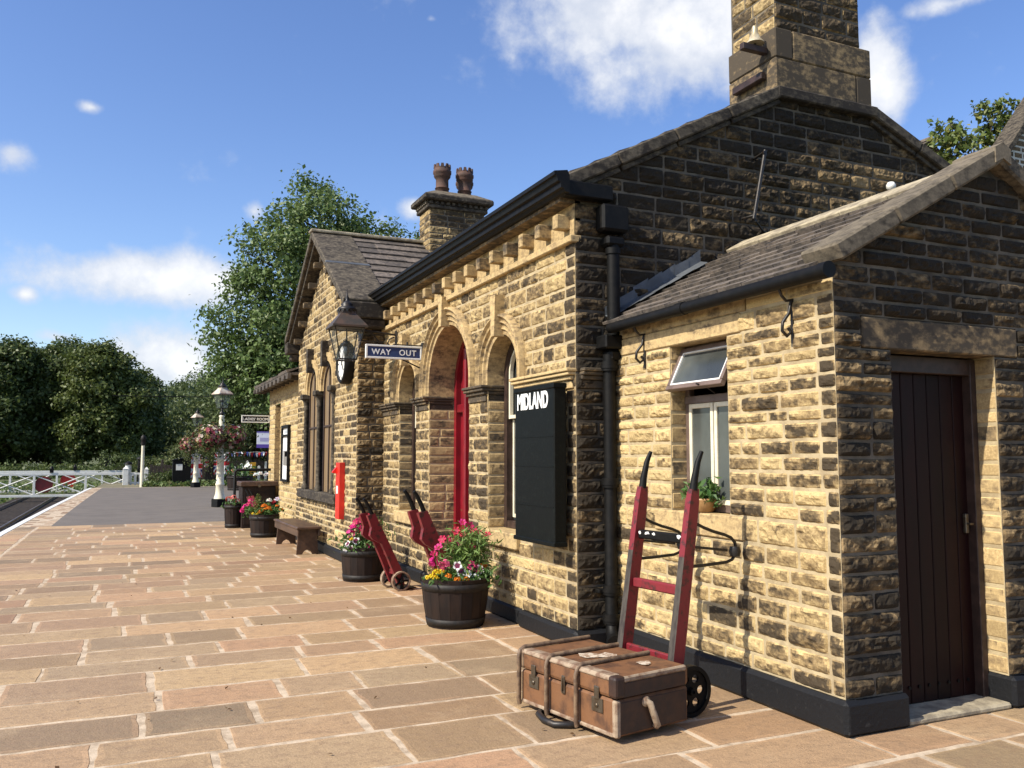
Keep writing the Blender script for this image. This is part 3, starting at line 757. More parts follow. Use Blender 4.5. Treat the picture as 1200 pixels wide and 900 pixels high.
# wing roof
wr = MB()
slates(wr, (3.25, 11.42, 3.56), (8.6, 11.42, 3.56), (3.25, YA, 5.09), (8.6, YA, 5.09), 11, 16)
slates(wr, (8.6, 16.2, 3.56), (3.25, 16.2, 3.56), (8.6, YA, 5.09), (3.25, YA, 5.09), 11, 16)
part(wr, 'wing_roof', M['slate'])
wcp = MB()
ang = math.atan2(5.12 - 3.62, YA - 11.42)
Lr = math.hypot(5.12 - 3.62, YA - 11.42)
for sg in (-1, 1):
    Mx = Matrix.Translation((0, YA, 5.125)) @ Matrix.Rotation(-sg * ang, 4, 'X')
    for i in range(2):
        a, b = sg * (Lr * i / 2 + .003), sg * (Lr * (i + 1) / 2 - .003)
        wcp.box(2.62 + .002 * sg, 3.28 + .002 * sg, min(a, b), max(a, b), -.10, .0, .012, M=Mx, tone=(rnd(.4, .6), .68, .5))
        wcp.box(2.68 + .002 * sg, 3.2 + .002 * sg, min(a, b) + .01, max(a, b) - .01, -.17, -.101, .008, M=Mx, tone=(.4, .75, .5))
    a, b = sg * (Lr / 2 - .035), sg * (Lr / 2 + .035)
    wcp.box(2.615, 3.285, min(a, b), max(a, b), -.02, .006, .004, M=Mx, mi=1)
for y0, y1 in ((11.36, 11.62), (16.0, 16.26)):
    wcp.box(2.64, 3.22, y0, y1, 3.36, 3.58, .015, tone=(.3, .85, .5)); wcp.box(2.72, 3.2, y0 + .04, y1 - .04, 3.24, 3.358, .015, tone=(.3, .85, .5))
wcp.box(2.6, 8.6, YA - .1, YA + .1, 5.09, 5.14, .012, mi=2, tone=(.5, .4, .5))
part(wcp, 'wing_coping', [M['oldstone'], M['lead'], M['ridge']])
for i in range(5):
    for sg in (-1, 1):
        y = YA + sg * (.25 + i * .42); z = 5.0 - .63 * abs(y - YA) - .28
        wbr = MB(); wbr.box(2.72, 2.9, y - .04, y + .04, z, z + .1, .006, tone=(.4, .8, .5)); part(wbr, 'verge_corbel', M['dressed'])
# second chimney with two pots
c2 = MB(); c2m = MB()
for F, a, b in ((Frame((0, 13.42, 0), (1, 0, 0), (0, -1, 0)), 4.50, 5.48), (Frame((4.50, 0, 0), (0, 1, 0), (-1, 0, 0)), 13.42, 13.95)):
    stone_wall(c2, c2m, F, rows_(4.5, 5.62, .1), lambda v: (a, b), None, relief=.022, res=.03, soot=(lambda u, v: .80) if F.N.y < 0 else (lambda u, v: .62), lmin=.18, lmax=.36)
c2m.box(4.515, 5.47, 13.435, 13.98, 4.4, 5.66)
chim2 = part(c2m, 'ridge_chimney', M['mortar_dark']); part(c2, 'ridge_stack_stones', M['stone'], chim2)
cc = MB()
cc.box(4.45, 5.53, 13.37, 14.0, 5.62, 5.68, .012, tone=(.4, .72, .5))
for i in range(7): cc.box(4.43 + .0, 4.50, 13.42 + i * .085, 13.46 + i * .085, 5.685, 5.74, .004, tone=(.6, .4, .5))
for i in range(11): cc.box(4.48 + i * .1, 4.53 + i * .1, 13.35, 13.42, 5.685, 5.74, .004, tone=(.4, .7, .5))
cc.box(4.46, 5.52, 13.39, 14.0, 5.68, 5.745, 0, tone=(.3, .8, .5))
cc.box(4.37, 5.61, 13.28, 14.08, 5.745, 5.84, .02, tone=(.35, .74, .5))
def frustum(mb, x0, x1, y0, y1, z0, x2, x3, y2, y3, z1, **k):
    mb.add([(x0, y0, z0), (x1, y0, z0), (x1, y1, z0), (x0, y1, z0), (x2, y2, z1), (x3, y2, z1), (x3, y3, z1), (x2, y3, z1)], [(3, 2, 1, 0), (4, 5, 6, 7), (0, 1, 5, 4), (1, 2, 6, 5), (2, 3, 7, 6), (3, 0, 4, 7)], **k)
frustum(cc, 4.385, 5.595, 13.295, 14.065, 5.84, 4.62, 5.36, 13.5, 13.86, 5.96, tone=(.55, .5, .5))
part(cc, 'chimney_cap', M['oldstone'], chim2)
def pot(x, y, z, h):
    m = MB(); prof = [(.115, 0), (.115, .18 * h), (.125, .185 * h), (.125, .2 * h), (.11, .22 * h), (.108, .5 * h), (.13, .55 * h), (.145, .60 * h), (.145, .66 * h), (.158, .69 * h), (.158, .78 * h), (.145, .80 * h), (.145, .88 * h), (.12, .88 * h), (.11, .6 * h)]
    m.lathe(prof, 20, Matrix.Translation((x, y, z)), cap=False)
    for i in range(10):
        a = 2 * PI * i / 10; Mx = Matrix.Translation((x, y, z + .88 * h)) @ Matrix.Rotation(a, 4, 'Z')
        m.prism([(-.034, -.01), (.034, -.01), (.02, .055), (-.02, .055)], 0, .122, .146, M=Mx)
    part(m, 'chimney_pot', M['terracotta'], chim2)
pot(4.80, 13.66, 5.95, .52); pot(5.21, 13.66, 5.95, .50); pot(5.30, 13.90, 5.93, .46)

# ---------- low block beyond the wing
XL = 2.96
ms, mm = MB(), MB()
stone_wall(ms, mm, FX(XL), rows_(.13, 2.72, .11), lambda v: (16.02, 20.05), multi([rectcut((18.55, 19.25, .0, 2.58))]), relief=.012, res=.05, soot=lambda u, v: .42, lmin=.25, lmax=.5)
part(ms, 'low_wall', M['stone']); part(mm, 'low_mortar', M['mortar'])
ml = MB(); ml.box(XL - .01, XL + .1, 16.03, 20.05, 2.722, 2.98, .008, tone=(.6, .40, .5)); ml.box(XL + .16, XL + .2, 18.4, 19.4, 0, 2.7, 0, tone=(.4, .5, .6)); ml.box(XL, XL + .2, 18.5, 18.553, .02, 2.6, 0, tone=(.5, .45, .5)); ml.box(XL, XL + .2, 19.247, 19.3, .02, 2.6, 0, tone=(.5, .45, .5))
part(ml, 'low_lintel', M['dressed'])
mlr = MB()
slates(mlr, (2.66, 16.03, 3.02), (2.66, 20.4, 3.02), (4.8, 16.03, 3.85), (4.8, 20.4, 3.85), 8, 14, .03)
mlr.box(2.66, 2.74, 16.03, 20.4, 2.90, 3.02, .01, tone=(.1, .5, .5)); mlr.box(2.74, 3.1, 16.03, 20.38, 2.98, 3.03, 0, tone=(.2, .5, .5))
for i in range(9): mlr.box(2.62, 2.9, 16.2 + i * .5, 16.28 + i * .5, 2.9, 2.985, .006, tone=(.1, .5, .5))
part(mlr, 'low_roof', M['slate'])

# ================================================================== WALL FITTINGS
# big black departures board
o = thing('notice_board', 'tall black station board with the word MIDLAND in white on the corner pier', 'board', (3.12, 6.43, .79))
b = MB(); b.box(-.05, .06, -.375, .365, 0, 1.27, .008); b.build('board_panel', M['board'], o)
b = MB()
for z0, z1, y0, y1 in ((.0, .035, -.39, .38), (1.245, 1.285, -.39, .38)): b.box(-.062, .06, y0, y1, z0, z1, .005)
for z in (.30, .62, .86): b.box(-.0535, -.049, -.36, .36, z, z + .006)
b.build('board_frame', M['board'], o)
text_mesh('lettering', 'MIDLAND', .185, Matrix.Translation((-.052, .02, 1.155)) @ Matrix(((0, 0, -1, 0), (-1, 0, 0, 0), (0, 1, 0, 0), (0, 0, 0, 1))), M['lettering'], o, bold=.006, sx=.72, depth=.002)

def hanging_sign(name, label, y, x0, x1, z0, z1, txt, size, mpanel, space=1., wallx=XM):
    o = thing(name, label, 'sign', ((x0 + x1) / 2, y, (z0 + z1) / 2)); w, h = (x1 - x0) / 2, (z1 - z0) / 2
    b = MB(); b.box(-w + .015, w - .015, -.012, .012, -h + .015, h - .015); b.build('sign_panel', mpanel, o)
    b = MB(); t = .022
    for a in ((-w, w, -h, -h + t), (-w, w, h - t, h), (-w, -w + t, -h + t, h - t), (w - t, w, -h + t, h - t)): b.box(a[0], a[1], -.02, .02, a[2], a[3], .003)
    b.build('sign_frame', M['white'], o)
    text_mesh('lettering', txt, size, Matrix.Translation((0, -.0135, -.005)) @ Matrix.Rotation(R(90), 4, 'X'), M['lettering'], o, bold=.0015, depth=.001, space=space)
    b = MB(); e = wallx - (x0 + x1) / 2
    b.box(w, min(e + .02, w + .03), -.03, .03, -h - .12, h + .05, .004); b.tube([(w, 0, -h - .1), (w - .25, 0, -h + .005)], .009, 6); b.tube([(w - .18, 0, h), (w - .18, 0, h + .05)], .012, 6)
    b.tube([(-.0, 0, h + .012), (e, 0, h + .012)], .008, 6)
    b.build('sign_bracket', M['iron'], o)
    return o
hanging_sign('way_out_sign', 'navy blue WAY OUT sign in a white frame projecting beside the big arch', 9.9, 2.54, 3.23, 2.645, 2.81, 'WAY   OUT', .095, M['navy'], 1.12)
hanging_sign('room_sign', 'small black LADIES ROOM sign in a white frame projecting from the far low block', 20.0, 2.34, 2.95, 2.235, 2.40, "LADIES' ROOM", .082, M['black'], 1.0, XL)

def lantern_parts(o, s=1., roofmat='iron', post=False):
    """square tapering station lantern; base of glass at z=0"""
    def sq(z0, a, z1, c, mb, **k): frustum(mb, -a, a, -a, a, z0, -c, c, -c, c, z1, **k)
    a, c, h = .115 * s, .205 * s, .44 * s
    f = MB()
    for sx, sy in ((1, 1), (1, -1), (-1, 1), (-1, -1)): f.tube([(sx * a, sy * a, 0), (sx * c, sy * c, h)], .009 * s, 4)
    for q, z in ((a, 0), (c, h)):
        for sx, sy, ex, ey in ((-1, -1, 1, -1), (1, -1, 1, 1), (1, 1, -1, 1), (-1, 1, -1, -1)): f.tube([(sx * q, sy * q, z), (ex * q, ey * q, z)], .011 * s, 4)
    f.build('lantern_frame', M['iron'], o)
    g = MB()
    for i in range(4):
        Mx = Matrix.Rotation(i * PI / 2, 4, 'Z'); g.add([Mx @ V(-a + .01, -a, .01), Mx @ V(a - .01, -a, .01), Mx @ V(c - .01, -c, h - .01), Mx @ V(-c + .01, -c, h - .01)], [(0, 1, 2, 3)])
    g.build('lantern_glass', M['lampglass'], o)
    r = MB(); e = .245 * s
    sq(h, e, h + .025 * s, e, r); sq(h + .025 * s, e * .98, h + .20 * s, .105 * s, r); sq(h + .20 * s, .105 * s, h + .24 * s, .10 * s, r)
    r.build('lantern_roof', M[roofmat], o)
    t = MB(); z = h + .24 * s
    t.lathe([(.10 * s, z), (.135 * s, z + .015 * s), (.12 * s, z + .05 * s), (.075 * s, z + .075 * s), (.085 * s, z + .10 * s), (.05 * s, z + .13 * s), (.02 * s, z + .16 * s), (.026 * s, z + .19 * s), (.012 * s, z + .23 * s), (.003, z + .32 * s)], 14)
    for i in range(14):
        Mx = Matrix.Rotation(2 * PI * i / 14, 4, 'Z'); t.prism([(-.025 * s, z + .02 * s), (.025 * s, z + .02 * s), (0, z - .03 * s)], 0, .125 * s, .135 * s, M=Mx)
    t.build('lantern_finial', M['iron'], o)
    l = MB(); l.tube([(0, 0, h), (0, 0, h * .62)], .010 * s, 6); l.lathe([(.02 * s, h * .62), (.05 * s, h * .58), (.05 * s, h * .45), (.02 * s, h * .43)], 12); l.lathe([(.025 * s, h * .43), (.04 * s, h * .3), (.025 * s, h * .12)], 12, mi=1)
    l.build('lantern_burner', [M['iron'], M['frost']], o)
M['copper'] = mat('weathered_copper', (.105, .066, .045), .5, (.05, .045, .035), 7, .35, .65, metal=.3)
o = thing('wall_lantern', 'large glazed black wall lantern on a scrolled bracket beside the WAY OUT sign', 'lantern', (2.57, 11.0, 2.735))
lantern_parts(o, .93, 'copper')
b = MB(); b.tube([(0, 0, .42), (.67, 0, .36)], .014, 6); b.tube([(.67, 0, .36), (.67, 0, .13)], .014, 6)
b.tube([(.2, 0, .41), (.34, 0, .36), (.42, 0, .27), (.50, 0, .2), (.60, 0, .18), (.66, 0, .22)], .011, 6); b.tube([(.64, 0, .33), (.57, 0, .30), (.55, 0, .24), (.60, 0, .2), (.64, 0, .24)], .010, 6)
b.box(.655, .685, -.03, .03, .08, .42, .004); b.build('lantern_bracket', M['iron'], o)

o = thing('wall_clock', 'round black-rimmed clock with a white face on the wing beside its windows', 'clock', (XW - .10, 12.02, 2.80))
MyX = Matrix.Rotation(R(-90), 4, 'Y')
b = MB(); b.lathe([(.29, -.10), (.30, -.02), (.29, .03), (.265, .05), (.25, .035), (.24, .02)], 28, MyX, cap=False); b.build('clock_case', M['black'], o)
b = MB(); b.lathe([(.001, .021), (.245, .02)], 28, MyX, cap=False); b.build('clock_face', M['white'], o)
b = MB()
for i in range(12):
    a = 2 * PI * i / 12; Mx = Matrix.Rotation(a, 4, 'X'); b.box(-.025, -.022, -.006, .006, .19, .23, M=Mx)
for a, l in ((.6, .2), (2.4, .14)): b.box(-.03, -.026, -.007, .007, -.03, l, M=Matrix.Rotation(a, 4, 'X'))
b.build('clock_hands', M['black'], o)

o = thing('red_wall_box', 'narrow upright bright red wall box with a small white label on the wing corner', 'wall box', (XW - .035, 12.33, .60))
b = MB(); b.box(-.055, .03, -.11, .11, 0, .80, .006); b.build('box_body', M['redbright'], o)
b = MB(); b.box(-.0585, -.0555, -.05, .05, .36, .47); b.build('white_label', M['white'], o)
b = MB(); b.prism([(-.055, .64), (-.055, .74), (-.115, .67), (-.115, .655)], 1, .045, .105); b.build('coin_spout', M['redbright'], o)

o = thing('poster_case', 'tall black framed poster case with a white poster on the low block wall', 'poster', (XL - .015, 17.65, .98))
b = MB()
for y0, y1, z0, z1 in ((-.40, .40, 0, .05), (-.40, .40, 1.07, 1.13), (-.40, -.34, .05, 1.07), (.34, .40, .05, 1.07), (-.34, .34, .90, .94)): b.box(-.05, .01, y0, y1, z0, z1, .005)
b.build('case_frame', M['black'], o)
b = MB(); b.box(-.012, -.008, -.34, .34, .05, .90, tone=(.8, .8, .78)); b.box(-.012, -.008, -.34, .34, .94, 1.07, tone=(.75, .75, .74))
b.box(-.0145, -.0125, -.28, .28, .32, .62, tone=(.18, .17, .15)); b.box(-.0145, -.0125, -.2, .2, .97, 1.03, tone=(.35, .38, .4)); b.box(-.0145, -.0125, -.28, .1, .50, .60, tone=(.42, .40, .36))
b.build('poster_sheet', M['print'], o)

o = thing('gable_pole', 'thin dark iron pole standing askew against the sooty gable', 'pole', (4.92, 5.90, 3.55))
b = MB(); b.tube([(0, -.05, 0), (.135, -.06, .63)], .017, 8); b.tube([(.135, .10, .60), (.13, -.07, .615), (.10, -.07, .60)], .012, 6); b.tube([(0, .1, .04), (0, -.05, .03), (.02, -.05, -.02)], .012, 6); b.tube([(0, -.04, .02), (.18, .05, -.06), (.3, .06, -.1)], .01, 6); b.build('pole_rod', M['iron'], o)
o = thing('globe_light', 'tiny white globe light on the gable above the extension roof', 'light', (6.66, 5.93, 4.09))
b = MB(); b.lathe([(.005, .045), (.03, .038), (.045, .01), (.042, -.02), (.02, -.04)], 14); b.build('lamp_globe', M['white'], o)
b = MB(); b.tube([(0, 0, -.04), (0, 0, -.08), (0, .07, -.09)], .012, 6); b.build('lamp_arm', M['white'], o)
o = thing('chimney_bell', 'small pale brass bell on a wooden bracket at the chimney corner', 'bell', (5.27, 6.12, 5.26))
b = MB(); b.lathe([(.085, 0), (.08, .012), (.055, .04), (.045, .075), (.03, .10), (.028, .15), (.02, .17)], 16, Matrix.Translation((-.06, -.0, .05))); b.build('bell_body', M['brass'], o)
b = MB(); b.box(-.22, .06, -.03, .03, -.035, .03, .006); b.box(.0, .06, -.0, .42, -.27, -.20, .006, M=Matrix.Rotation(R(0), 4, 'X')); b.tube([(-.06, 0, .02), (-.06, 0, .08)], .012, 6); b.build('bell_bracket', M['brownpaint'], o)

# ================================================================== FOREGROUND: trunk and luggage barrow
A = R(-10)
Mt = Matrix.Rotation(R(11), 4, 'Z')
# trunk: local x = depth away from platform side, local y = length
o = thing('travelling_trunk', 'battered tan leather trunk with wooden battens lying before the tall luggage barrow', 'trunk', (2.375, 3.985, .035), R(11))
Lt, Wt, H1, H2 = .845, .535, .19, .305
b = MB(); b.box(0, Wt, 0, Lt, 0, H1, .012); bo = b.build('trunk_body', M['leather'], o)
b = MB(); b.box(-.004, Wt + .004, -.004, Lt + .004, H1 + .004, H2, .022, seg=2); b.build('trunk_lid', M['leather'], o)
# dark end panels and scuffed edges
b = MB(); b.box(.02, Wt - .02, -.007, -.001, .015, H1 - .012, .002); b.box(.03, Wt - .03, -.0105, -.005, H1 + .012, H2 - .03, .002); b.build('end_panel', M['darkleather'], o)
b = MB()
b.box(-.012, .075, .03, Lt - .01, H2 - .028, H2 + .006, .014); b.box(-.008, .02, .02, Lt - .01, 0, .022, .006); b.box(-.007, .03, -.01, .028, .0, H1, .008); b.box(.02, Wt - .02, -.012, .012, H2 - .028, H2 + .003, .008)
b.build('scuffed_edge', M['wornedge'], o)
for f in (.0, 1.):
    b = MB(); b.box(-.014, .06, -.015 if f == 0 else Lt - .04, .05 if f == 0 else Lt + .012, H1 + .01, H2 + .008, .016, seg=2); b.build('corner_cap', M['darkleather'] if f == 0 else M['batten'], o)
for f in (.35, .665, .985):
    y = Lt * f; b = MB(); w = .016
    P = [(-.02, y, -.008), (-.026, y, .02), (-.024, y, H1), (-.026, y, H2 - .04), (-.014, y, H2 - .002), (.02, y, H2 + .014), (Wt * .5, y, H2 + .014), (Wt - .01, y, H2 + .012)]
    b.tube(P, .0115, 6, flat=1.3); b.build('wooden_batten', M['batten'], o)
for f, big in ((.17, 1), (.51, 0), (.84, 1)):
    y = Lt * f; b = MB()
    if big: b.box(-.008, -.001, y - .045, y + .045, H1 - .085, H1 - .012, .002); b.box(-.014, -.006, y - .02, y + .02, H1 - .02, H1 + .05, .004); b.lathe([(.012, 0), (.012, .006), (.004, .008)], 10, Matrix.Translation((-.008, y, H1 - .05)) @ Matrix.Rotation(R(-90), 4, 'Y'))
    else: b.box(-.012, -.001, y - .014, y + .014, H1 - .055, H1 + .045, .004); b.tube([(-.014, y, H1 + .03), (-.018, y, H1 - .04)], .006, 6)
    b.build('trunk_lock', M['steel'], o)
b = MB(); b.tube([(Wt * .38, -.012, .16), (Wt * .40, -.03, .155), (Wt * .45, -.033, .09), (Wt * .5, -.03, .03), (Wt * .5, -.014, .02)], .012, 8, flat=1.6); b.lathe([(.028, 0), (.028, .008), (.01, .014)], 12, Matrix.Translation((Wt * .38, -.008, .16)) @ Matrix.Rotation(R(90), 4, 'X')); b.build('leather_handle', M['wornedge'], o)
b = MB()   # torn paper labels stuck to the lid
def scrap(cx, cy, r, n=9):
    P = [(cx + r * rnd(.5, 1.1) * math.cos(2 * PI * i / n), cy + r * 1.3 * rnd(.4, 1.1) * math.sin(2 * PI * i / n), H2 + .004 + rnd(0, .003)) for i in range(n)]
    b.add([(cx, cy, H2 + .006)] + P, [(0, 1 + i, 1 + (i + 1) % n) for i in range(n)])
M['torn'] = mat('torn_paper', (.52, .44, .34), .85, (.24, .15, .09), 40, .4, .6)
for grp in (((.22, .46, .075), (.28, .43, .06), (.33, .41, .045)), ((.36, .17, .045), (.34, .145, .035))):
    b = MB()
    for q in grp: scrap(*q)
    b.build('torn_label', M['torn'], o)

def wheel(parent, loc, r, ax, holes=True, name='wheel', spokes=0, rim='black'):
    """wheel with its axle along local axis ax ('Y')"""
    m = MB(); Mx = Matrix.Translation(loc) @ Matrix.Rotation(R(90), 4, 'X')
    if holes: holed_disc(m, r * .86, [(r * .52 * math.cos(2 * PI * i / 6), r * .52 * math.sin(2 * PI * i / 6), r * .17, 16) for i in range(6)], .014, Mx)
    else:
        for i in range(5):
            a = 2 * PI * i / 5; m.tube([Mx @ V(0, 0, 0), Mx @ V(r * .85 * math.cos(a), r * .85 * math.sin(a), 0)], .012, 6)
    m.lathe([(r * .16, -.035), (r * .16, .035)], 14, Mx); m.lathe([(r * .06, -.05), (r * .06, .05)], 10, Mx)
    w = m.build(name, M['black'], parent)
    t = MB(); t.lathe([(r * .84, -.022), (r, -.022), (r, .022), (r * .84, .022), (r * .84, -.022)], 32, Mx, cap=False, smooth=False)
    t.build('tyre', M[rim], w); return w
o = thing('luggage_barrow', 'tall upright crimson luggage barrow with black wheels leaning by the extension window', 'barrow', (2.955, 4.31, 0), R(7))
# local frame: y along axle (0 .. -.0?), x toward the wall; rails at y=0 and y=.47
def rail_pt(t, y): return V(-.01 + .235 * t / 1.45 * 1.0, y, .10 + t)
for y in (.0, .475):
    m = MB(); r = MB()
    sec = lambda t, w, d: [rail_pt(t, y) + V(-d, -w, 0), rail_pt(t, y) + V(-d, w, 0), rail_pt(t, y) + V(d, w, 0), rail_pt(t, y) + V(d, -w, 0)]
    ts = [(0, .025, .040), (.35, .026, .042), (.8, .024, .040), (1.12, .023, .036), (1.20, .020, .028)]
    vs = []; 
    for t, w, d in ts: vs += sec(t, w, d)
    fs = [(i * 4 + j, i * 4 + (j + 1) % 4, (i + 1) * 4 + (j + 1) % 4, (i + 1) * 4 + j) for i in range(len(ts) - 1) for j in range(4)]
    # faces j==0 look towards the platform: worn bare edge
    for k, f in enumerate(fs): m.add([vs[i] for i in f], [(0, 1, 2, 3)], mi=1 if (k % 4 == 0 and k // 4 < 2) else 0)
    m.add(vs[:4], [(0, 1, 2, 3)])
    rl = m.build('side_rail', [M['redold'], M['wornwood']], o)
    h = MB(); h.tube([rail_pt(1.19, y), rail_pt(1.26, y) + V(.0, 0, 0), rail_pt(1.36, y) + V(.012, 0, 0), rail_pt(1.425, y) + V(.035, 0, 0)], [.026, .022, .018, .013], 10); h.build('handle_grip', M['black'], rl)
for t, w, mt, th in ((.90, .028, 'black', .022), (.60, .030, 'redold', .020)):
    m = MB(); P = rail_pt(t, 0); m.box(P.x - th, P.x + th, .03, .445, P.z - w, P.z + w, .008); 
    cb = m.build('cross_bar', M[mt], o)
    if t > .8:
        for a, bq in ((.035, .085), (.27, .305), (.325, .385), (.41, .435)):
            m = MB(); n = 11
            pts = [((a + bq) / 2 + (bq - a) * .5 * rnd(.5, 1.1) * math.cos(2 * PI * i / n), P.z + w - .016 + .013 * rnd(.4, 1.1) * math.sin(2 * PI * i / n)) for i in range(n)]
            m.prism(pts, 0, P.x - th - .0015, P.x - th + .001); m.build('paint_chip', M['white'], cb)
m = MB(); P = rail_pt(.2, 0); m.box(P.x - .015, P.x + .015, .03, .445, P.z - .03, P.z + .03, .006); m.build('lower_bar', M['redold'], o)
for y in (.0, .475):
    m = MB(); a = rail_pt(1.0, y) + V(.03, 0, 0); c = rail_pt(.74, y) + V(.03, 0, 0)
    m.tube([a, a + V(.08, 0, -.035), a + V(.16, 0, -.062), a + V(.25, 0, -.085), a + V(.305, 0, -.105), a + V(.335, 0, -.135), a + V(.347, 0, -.17), a + V(.338, 0, -.21), a + V(.31, 0, -.24), a + V(.26, 0, -.253), c + V(.10, 0, .0), c], .010, 8)
    m.tube([rail_pt(.86, y), rail_pt(.86, y) + V(.32, 0, -.04)], .009, 6); m.lathe([(.03, -.03), (.038, 0), (.03, .03)], 10, Matrix.Translation(a + V(.335, 0, -.19)))
    m.build('rest_guard', M['iron'], o)
m = MB(); m.tube([(.06, -.10, .145), (.06, .575, .145)], .014, 8)
for y in (.0, .475): m.box(-.03, .075, y - .012, y + .012, .11, .18, .004)
m.build('axle', M['iron'], o)
wheel(o, (.06, -.075, .145), .145, 'Y'); wheel(o, (.06, .55, .145), .145, 'Y')
m = MB(); zt = .022
m.tube([(.0, .06, .10), (-.05, .065, zt), (-.4, .07, zt), (-.66, .10, zt), (-.73, .15, zt), (-.735, .25, zt), (-.70, .36, zt), (-.64, .41, zt), (-.4, .42, zt), (-.05, .42, zt), (.0, .42, .10)], .019, 8)
m.build('toe_iron', M['iron'], o)

# ================================================================== small red sack barrows
def sack_barrow(name, label, loc, rz, group):
    o = thing(name, label, 'barrow', loc, rz, group)
    # local: axle along y, leans towards -x
    for y in (-.10, .10):
        m = MB()
        pts = [(-.035, .05), (.035, .03), (-.17, .62), (-.185, .70), (-.225, .74), (-.27, .70), (-.315, .78), (-.36, .83), (-.34, .66), (-.30, .56), (-.225, .53), (-.20, .50)]
        pts = [(.05, .05), (-.02, .06), (-.10, .33), (-.175, .49), (-.265, .535), (-.30, .575), (-.285, .66), (-.33, .78), (-.285, .80), (-.235, .70), (-.16, .56), (-.06, .36), (.02, .2)]
        m.prism([(px__ * 1.0 - (.035 if 2 <= ii <= 7 else 0), pz__) for ii, (px__, pz__) in enumerate(pts)], 1, y - .024, y + .024); s = m.build('side_rail', M['redold'], o)
        h = MB(); h.tube([(-.30, y, .77), (-.335, y, .85), (-.375, y, .92), (-.40, y, .95)], [.022, .020, .018, .014], 8); h.build('handle_grip', M['black'], s)
    for a, z in ((-.085, .38), (-.02, .18)):
        m = MB(); m.box(a - .015, a + .015, -.08, .08, z - .025, z + .025, .005); m.build('cross_bar', M['redold'], o)
    m = MB(); m.box(-.005, .18, -.12, .12, .012, .024, .003); m.box(.0, .03, -.12, .12, .02, .2, .004); m.build('toe_plate', M['iron'], o)
    m = MB(); m.tube([(.0, -.15, .10), (.0, .15, .10)], .010, 8); m.build('axle', M['iron'], o)
    wheel(o, (.0, -.135, .10), .10, 'Y', False, rim='wornedge'); wheel(o, (.0, .135, .10), .10, 'Y', False, rim='wornedge')
    return o
sb = sack_barrow('sack_barrow', 'small red sack barrow leaning by the flower tub near the wing corner', (2.83, 9.55, 0), R(8), 'small red sack barrows along the wall')
sb.scale = (1.1, 1.1, 1.08)
c = copy_tree(sb); c.location = (2.98, 8.12, .0); c.rotation_euler = (0, 0, R(5)); c.scale = (1.15, 1.2, 1.22); c['label'] = 'small red sack barrow before the red door, behind the nearest flower tub'
c = copy_tree(sb); c.location = (2.62, 18.3, 0); c.rotation_euler = (0, 0, R(-30)); c.scale = (.9, .9, .85); c['label'] = 'red sack barrow half hidden by flowers beside the black chest'

# ================================================================== planters, flowers
def leaf_blades(mb, P, n, size, spread, up=.5, aspect=.5, tonef=None):
    for _ in range(n):
        c = Vector(P) + V(random.gauss(0, spread[0]), random.gauss(0, spread[1]), random.gauss(0, spread[2]))
        d = V(random.gauss(0, 1), random.gauss(0, 1), random.gauss(up, .8)).normalized(); e = d.cross(V(random.gauss(0, 1), random.gauss(0, 1), random.gauss(0, 1))).normalized()
        s = size * rnd(.6, 1.3); w = e * s * aspect; fold = d.cross(e) * s * .18
        mb.add([c - d * s * .5, c + w * .5 + fold, c + d * s * .6, c - w * .5 + fold], [(0, 1, 2), (0, 2, 3)], tone=(random.random(), random.random(), random.random()))
def flower(mb, c, nrm, r, outer, inner, core, n=5, cup=.25, split=.5):
    c = Vector(c); nrm = Vector(nrm).normalized(); a = nrm.cross(V(.3, .2, 1)).normalized(); b = nrm.cross(a); ph = rnd(0, 6)
    for i in range(n):
        t0 = ph + 2 * PI * i / n; w = PI / n * 1.08
        def q(t, rr, h=0): return c + (a * math.cos(t) + b * math.sin(t)) * rr * r + nrm * (h * r)
        mb.add([c, q(t0 - w * .8, split, cup * .3), q(t0 + w * .8, split, cup * .3)], [(0, 1, 2)], tone=inner)
        mb.add([q(t0 - w * .8, split, cup * .3), q(t0 + w * .8, split, cup * .3), q(t0 + w * .75, .85, cup * rnd(.6, 1.3)), q(t0, 1.05, cup * rnd(.3, 1.2)), q(t0 - w * .75, .85, cup * rnd(.6, 1.3))], [(0, 1, 2, 3, 4)], tone=outer)
    mb.add([q(2 * PI * i / 6, .14, .12) for i in range(6)], [(0, 1, 2, 3, 4, 5)], tone=core)
def pompom(mb, c, r, col):
    c = Vector(c)
    for k in range(46):
        d = V(random.gauss(0, 1), random.gauss(0, 1), abs(random.gauss(.3, .7))).normalized(); e = d.cross(V(random.gauss(0, 1), random.gauss(0, 1), 1)).normalized(); f = d.cross(e)
        p = c + d * r * rnd(.6, .95); w = r * .3; tt = tuple(min(1, x * rnd(.75, 1.15)) for x in col)
        mb.add([p - e * w, p + f * w * .7 + d * w * .4, p + e * w, p - f * w * .7 + d * w * .5], [(0, 1, 2, 3)], tone=tt)
VIEW = V(-.45, -.75, .45)
def facing(): return (VIEW + V(random.gauss(0, .35), random.gauss(0, .35), random.gauss(0, .35)))
MAG, PINK, REDP, WHITE, PURP, YEL, ORG, SAL = (.50, .012, .11), (.62, .10, .22), (.50, .02, .05), (.80, .78, .76), (.20, .008, .07), (.80, .58, .015), (.75, .22, .008), (.72, .20, .16)
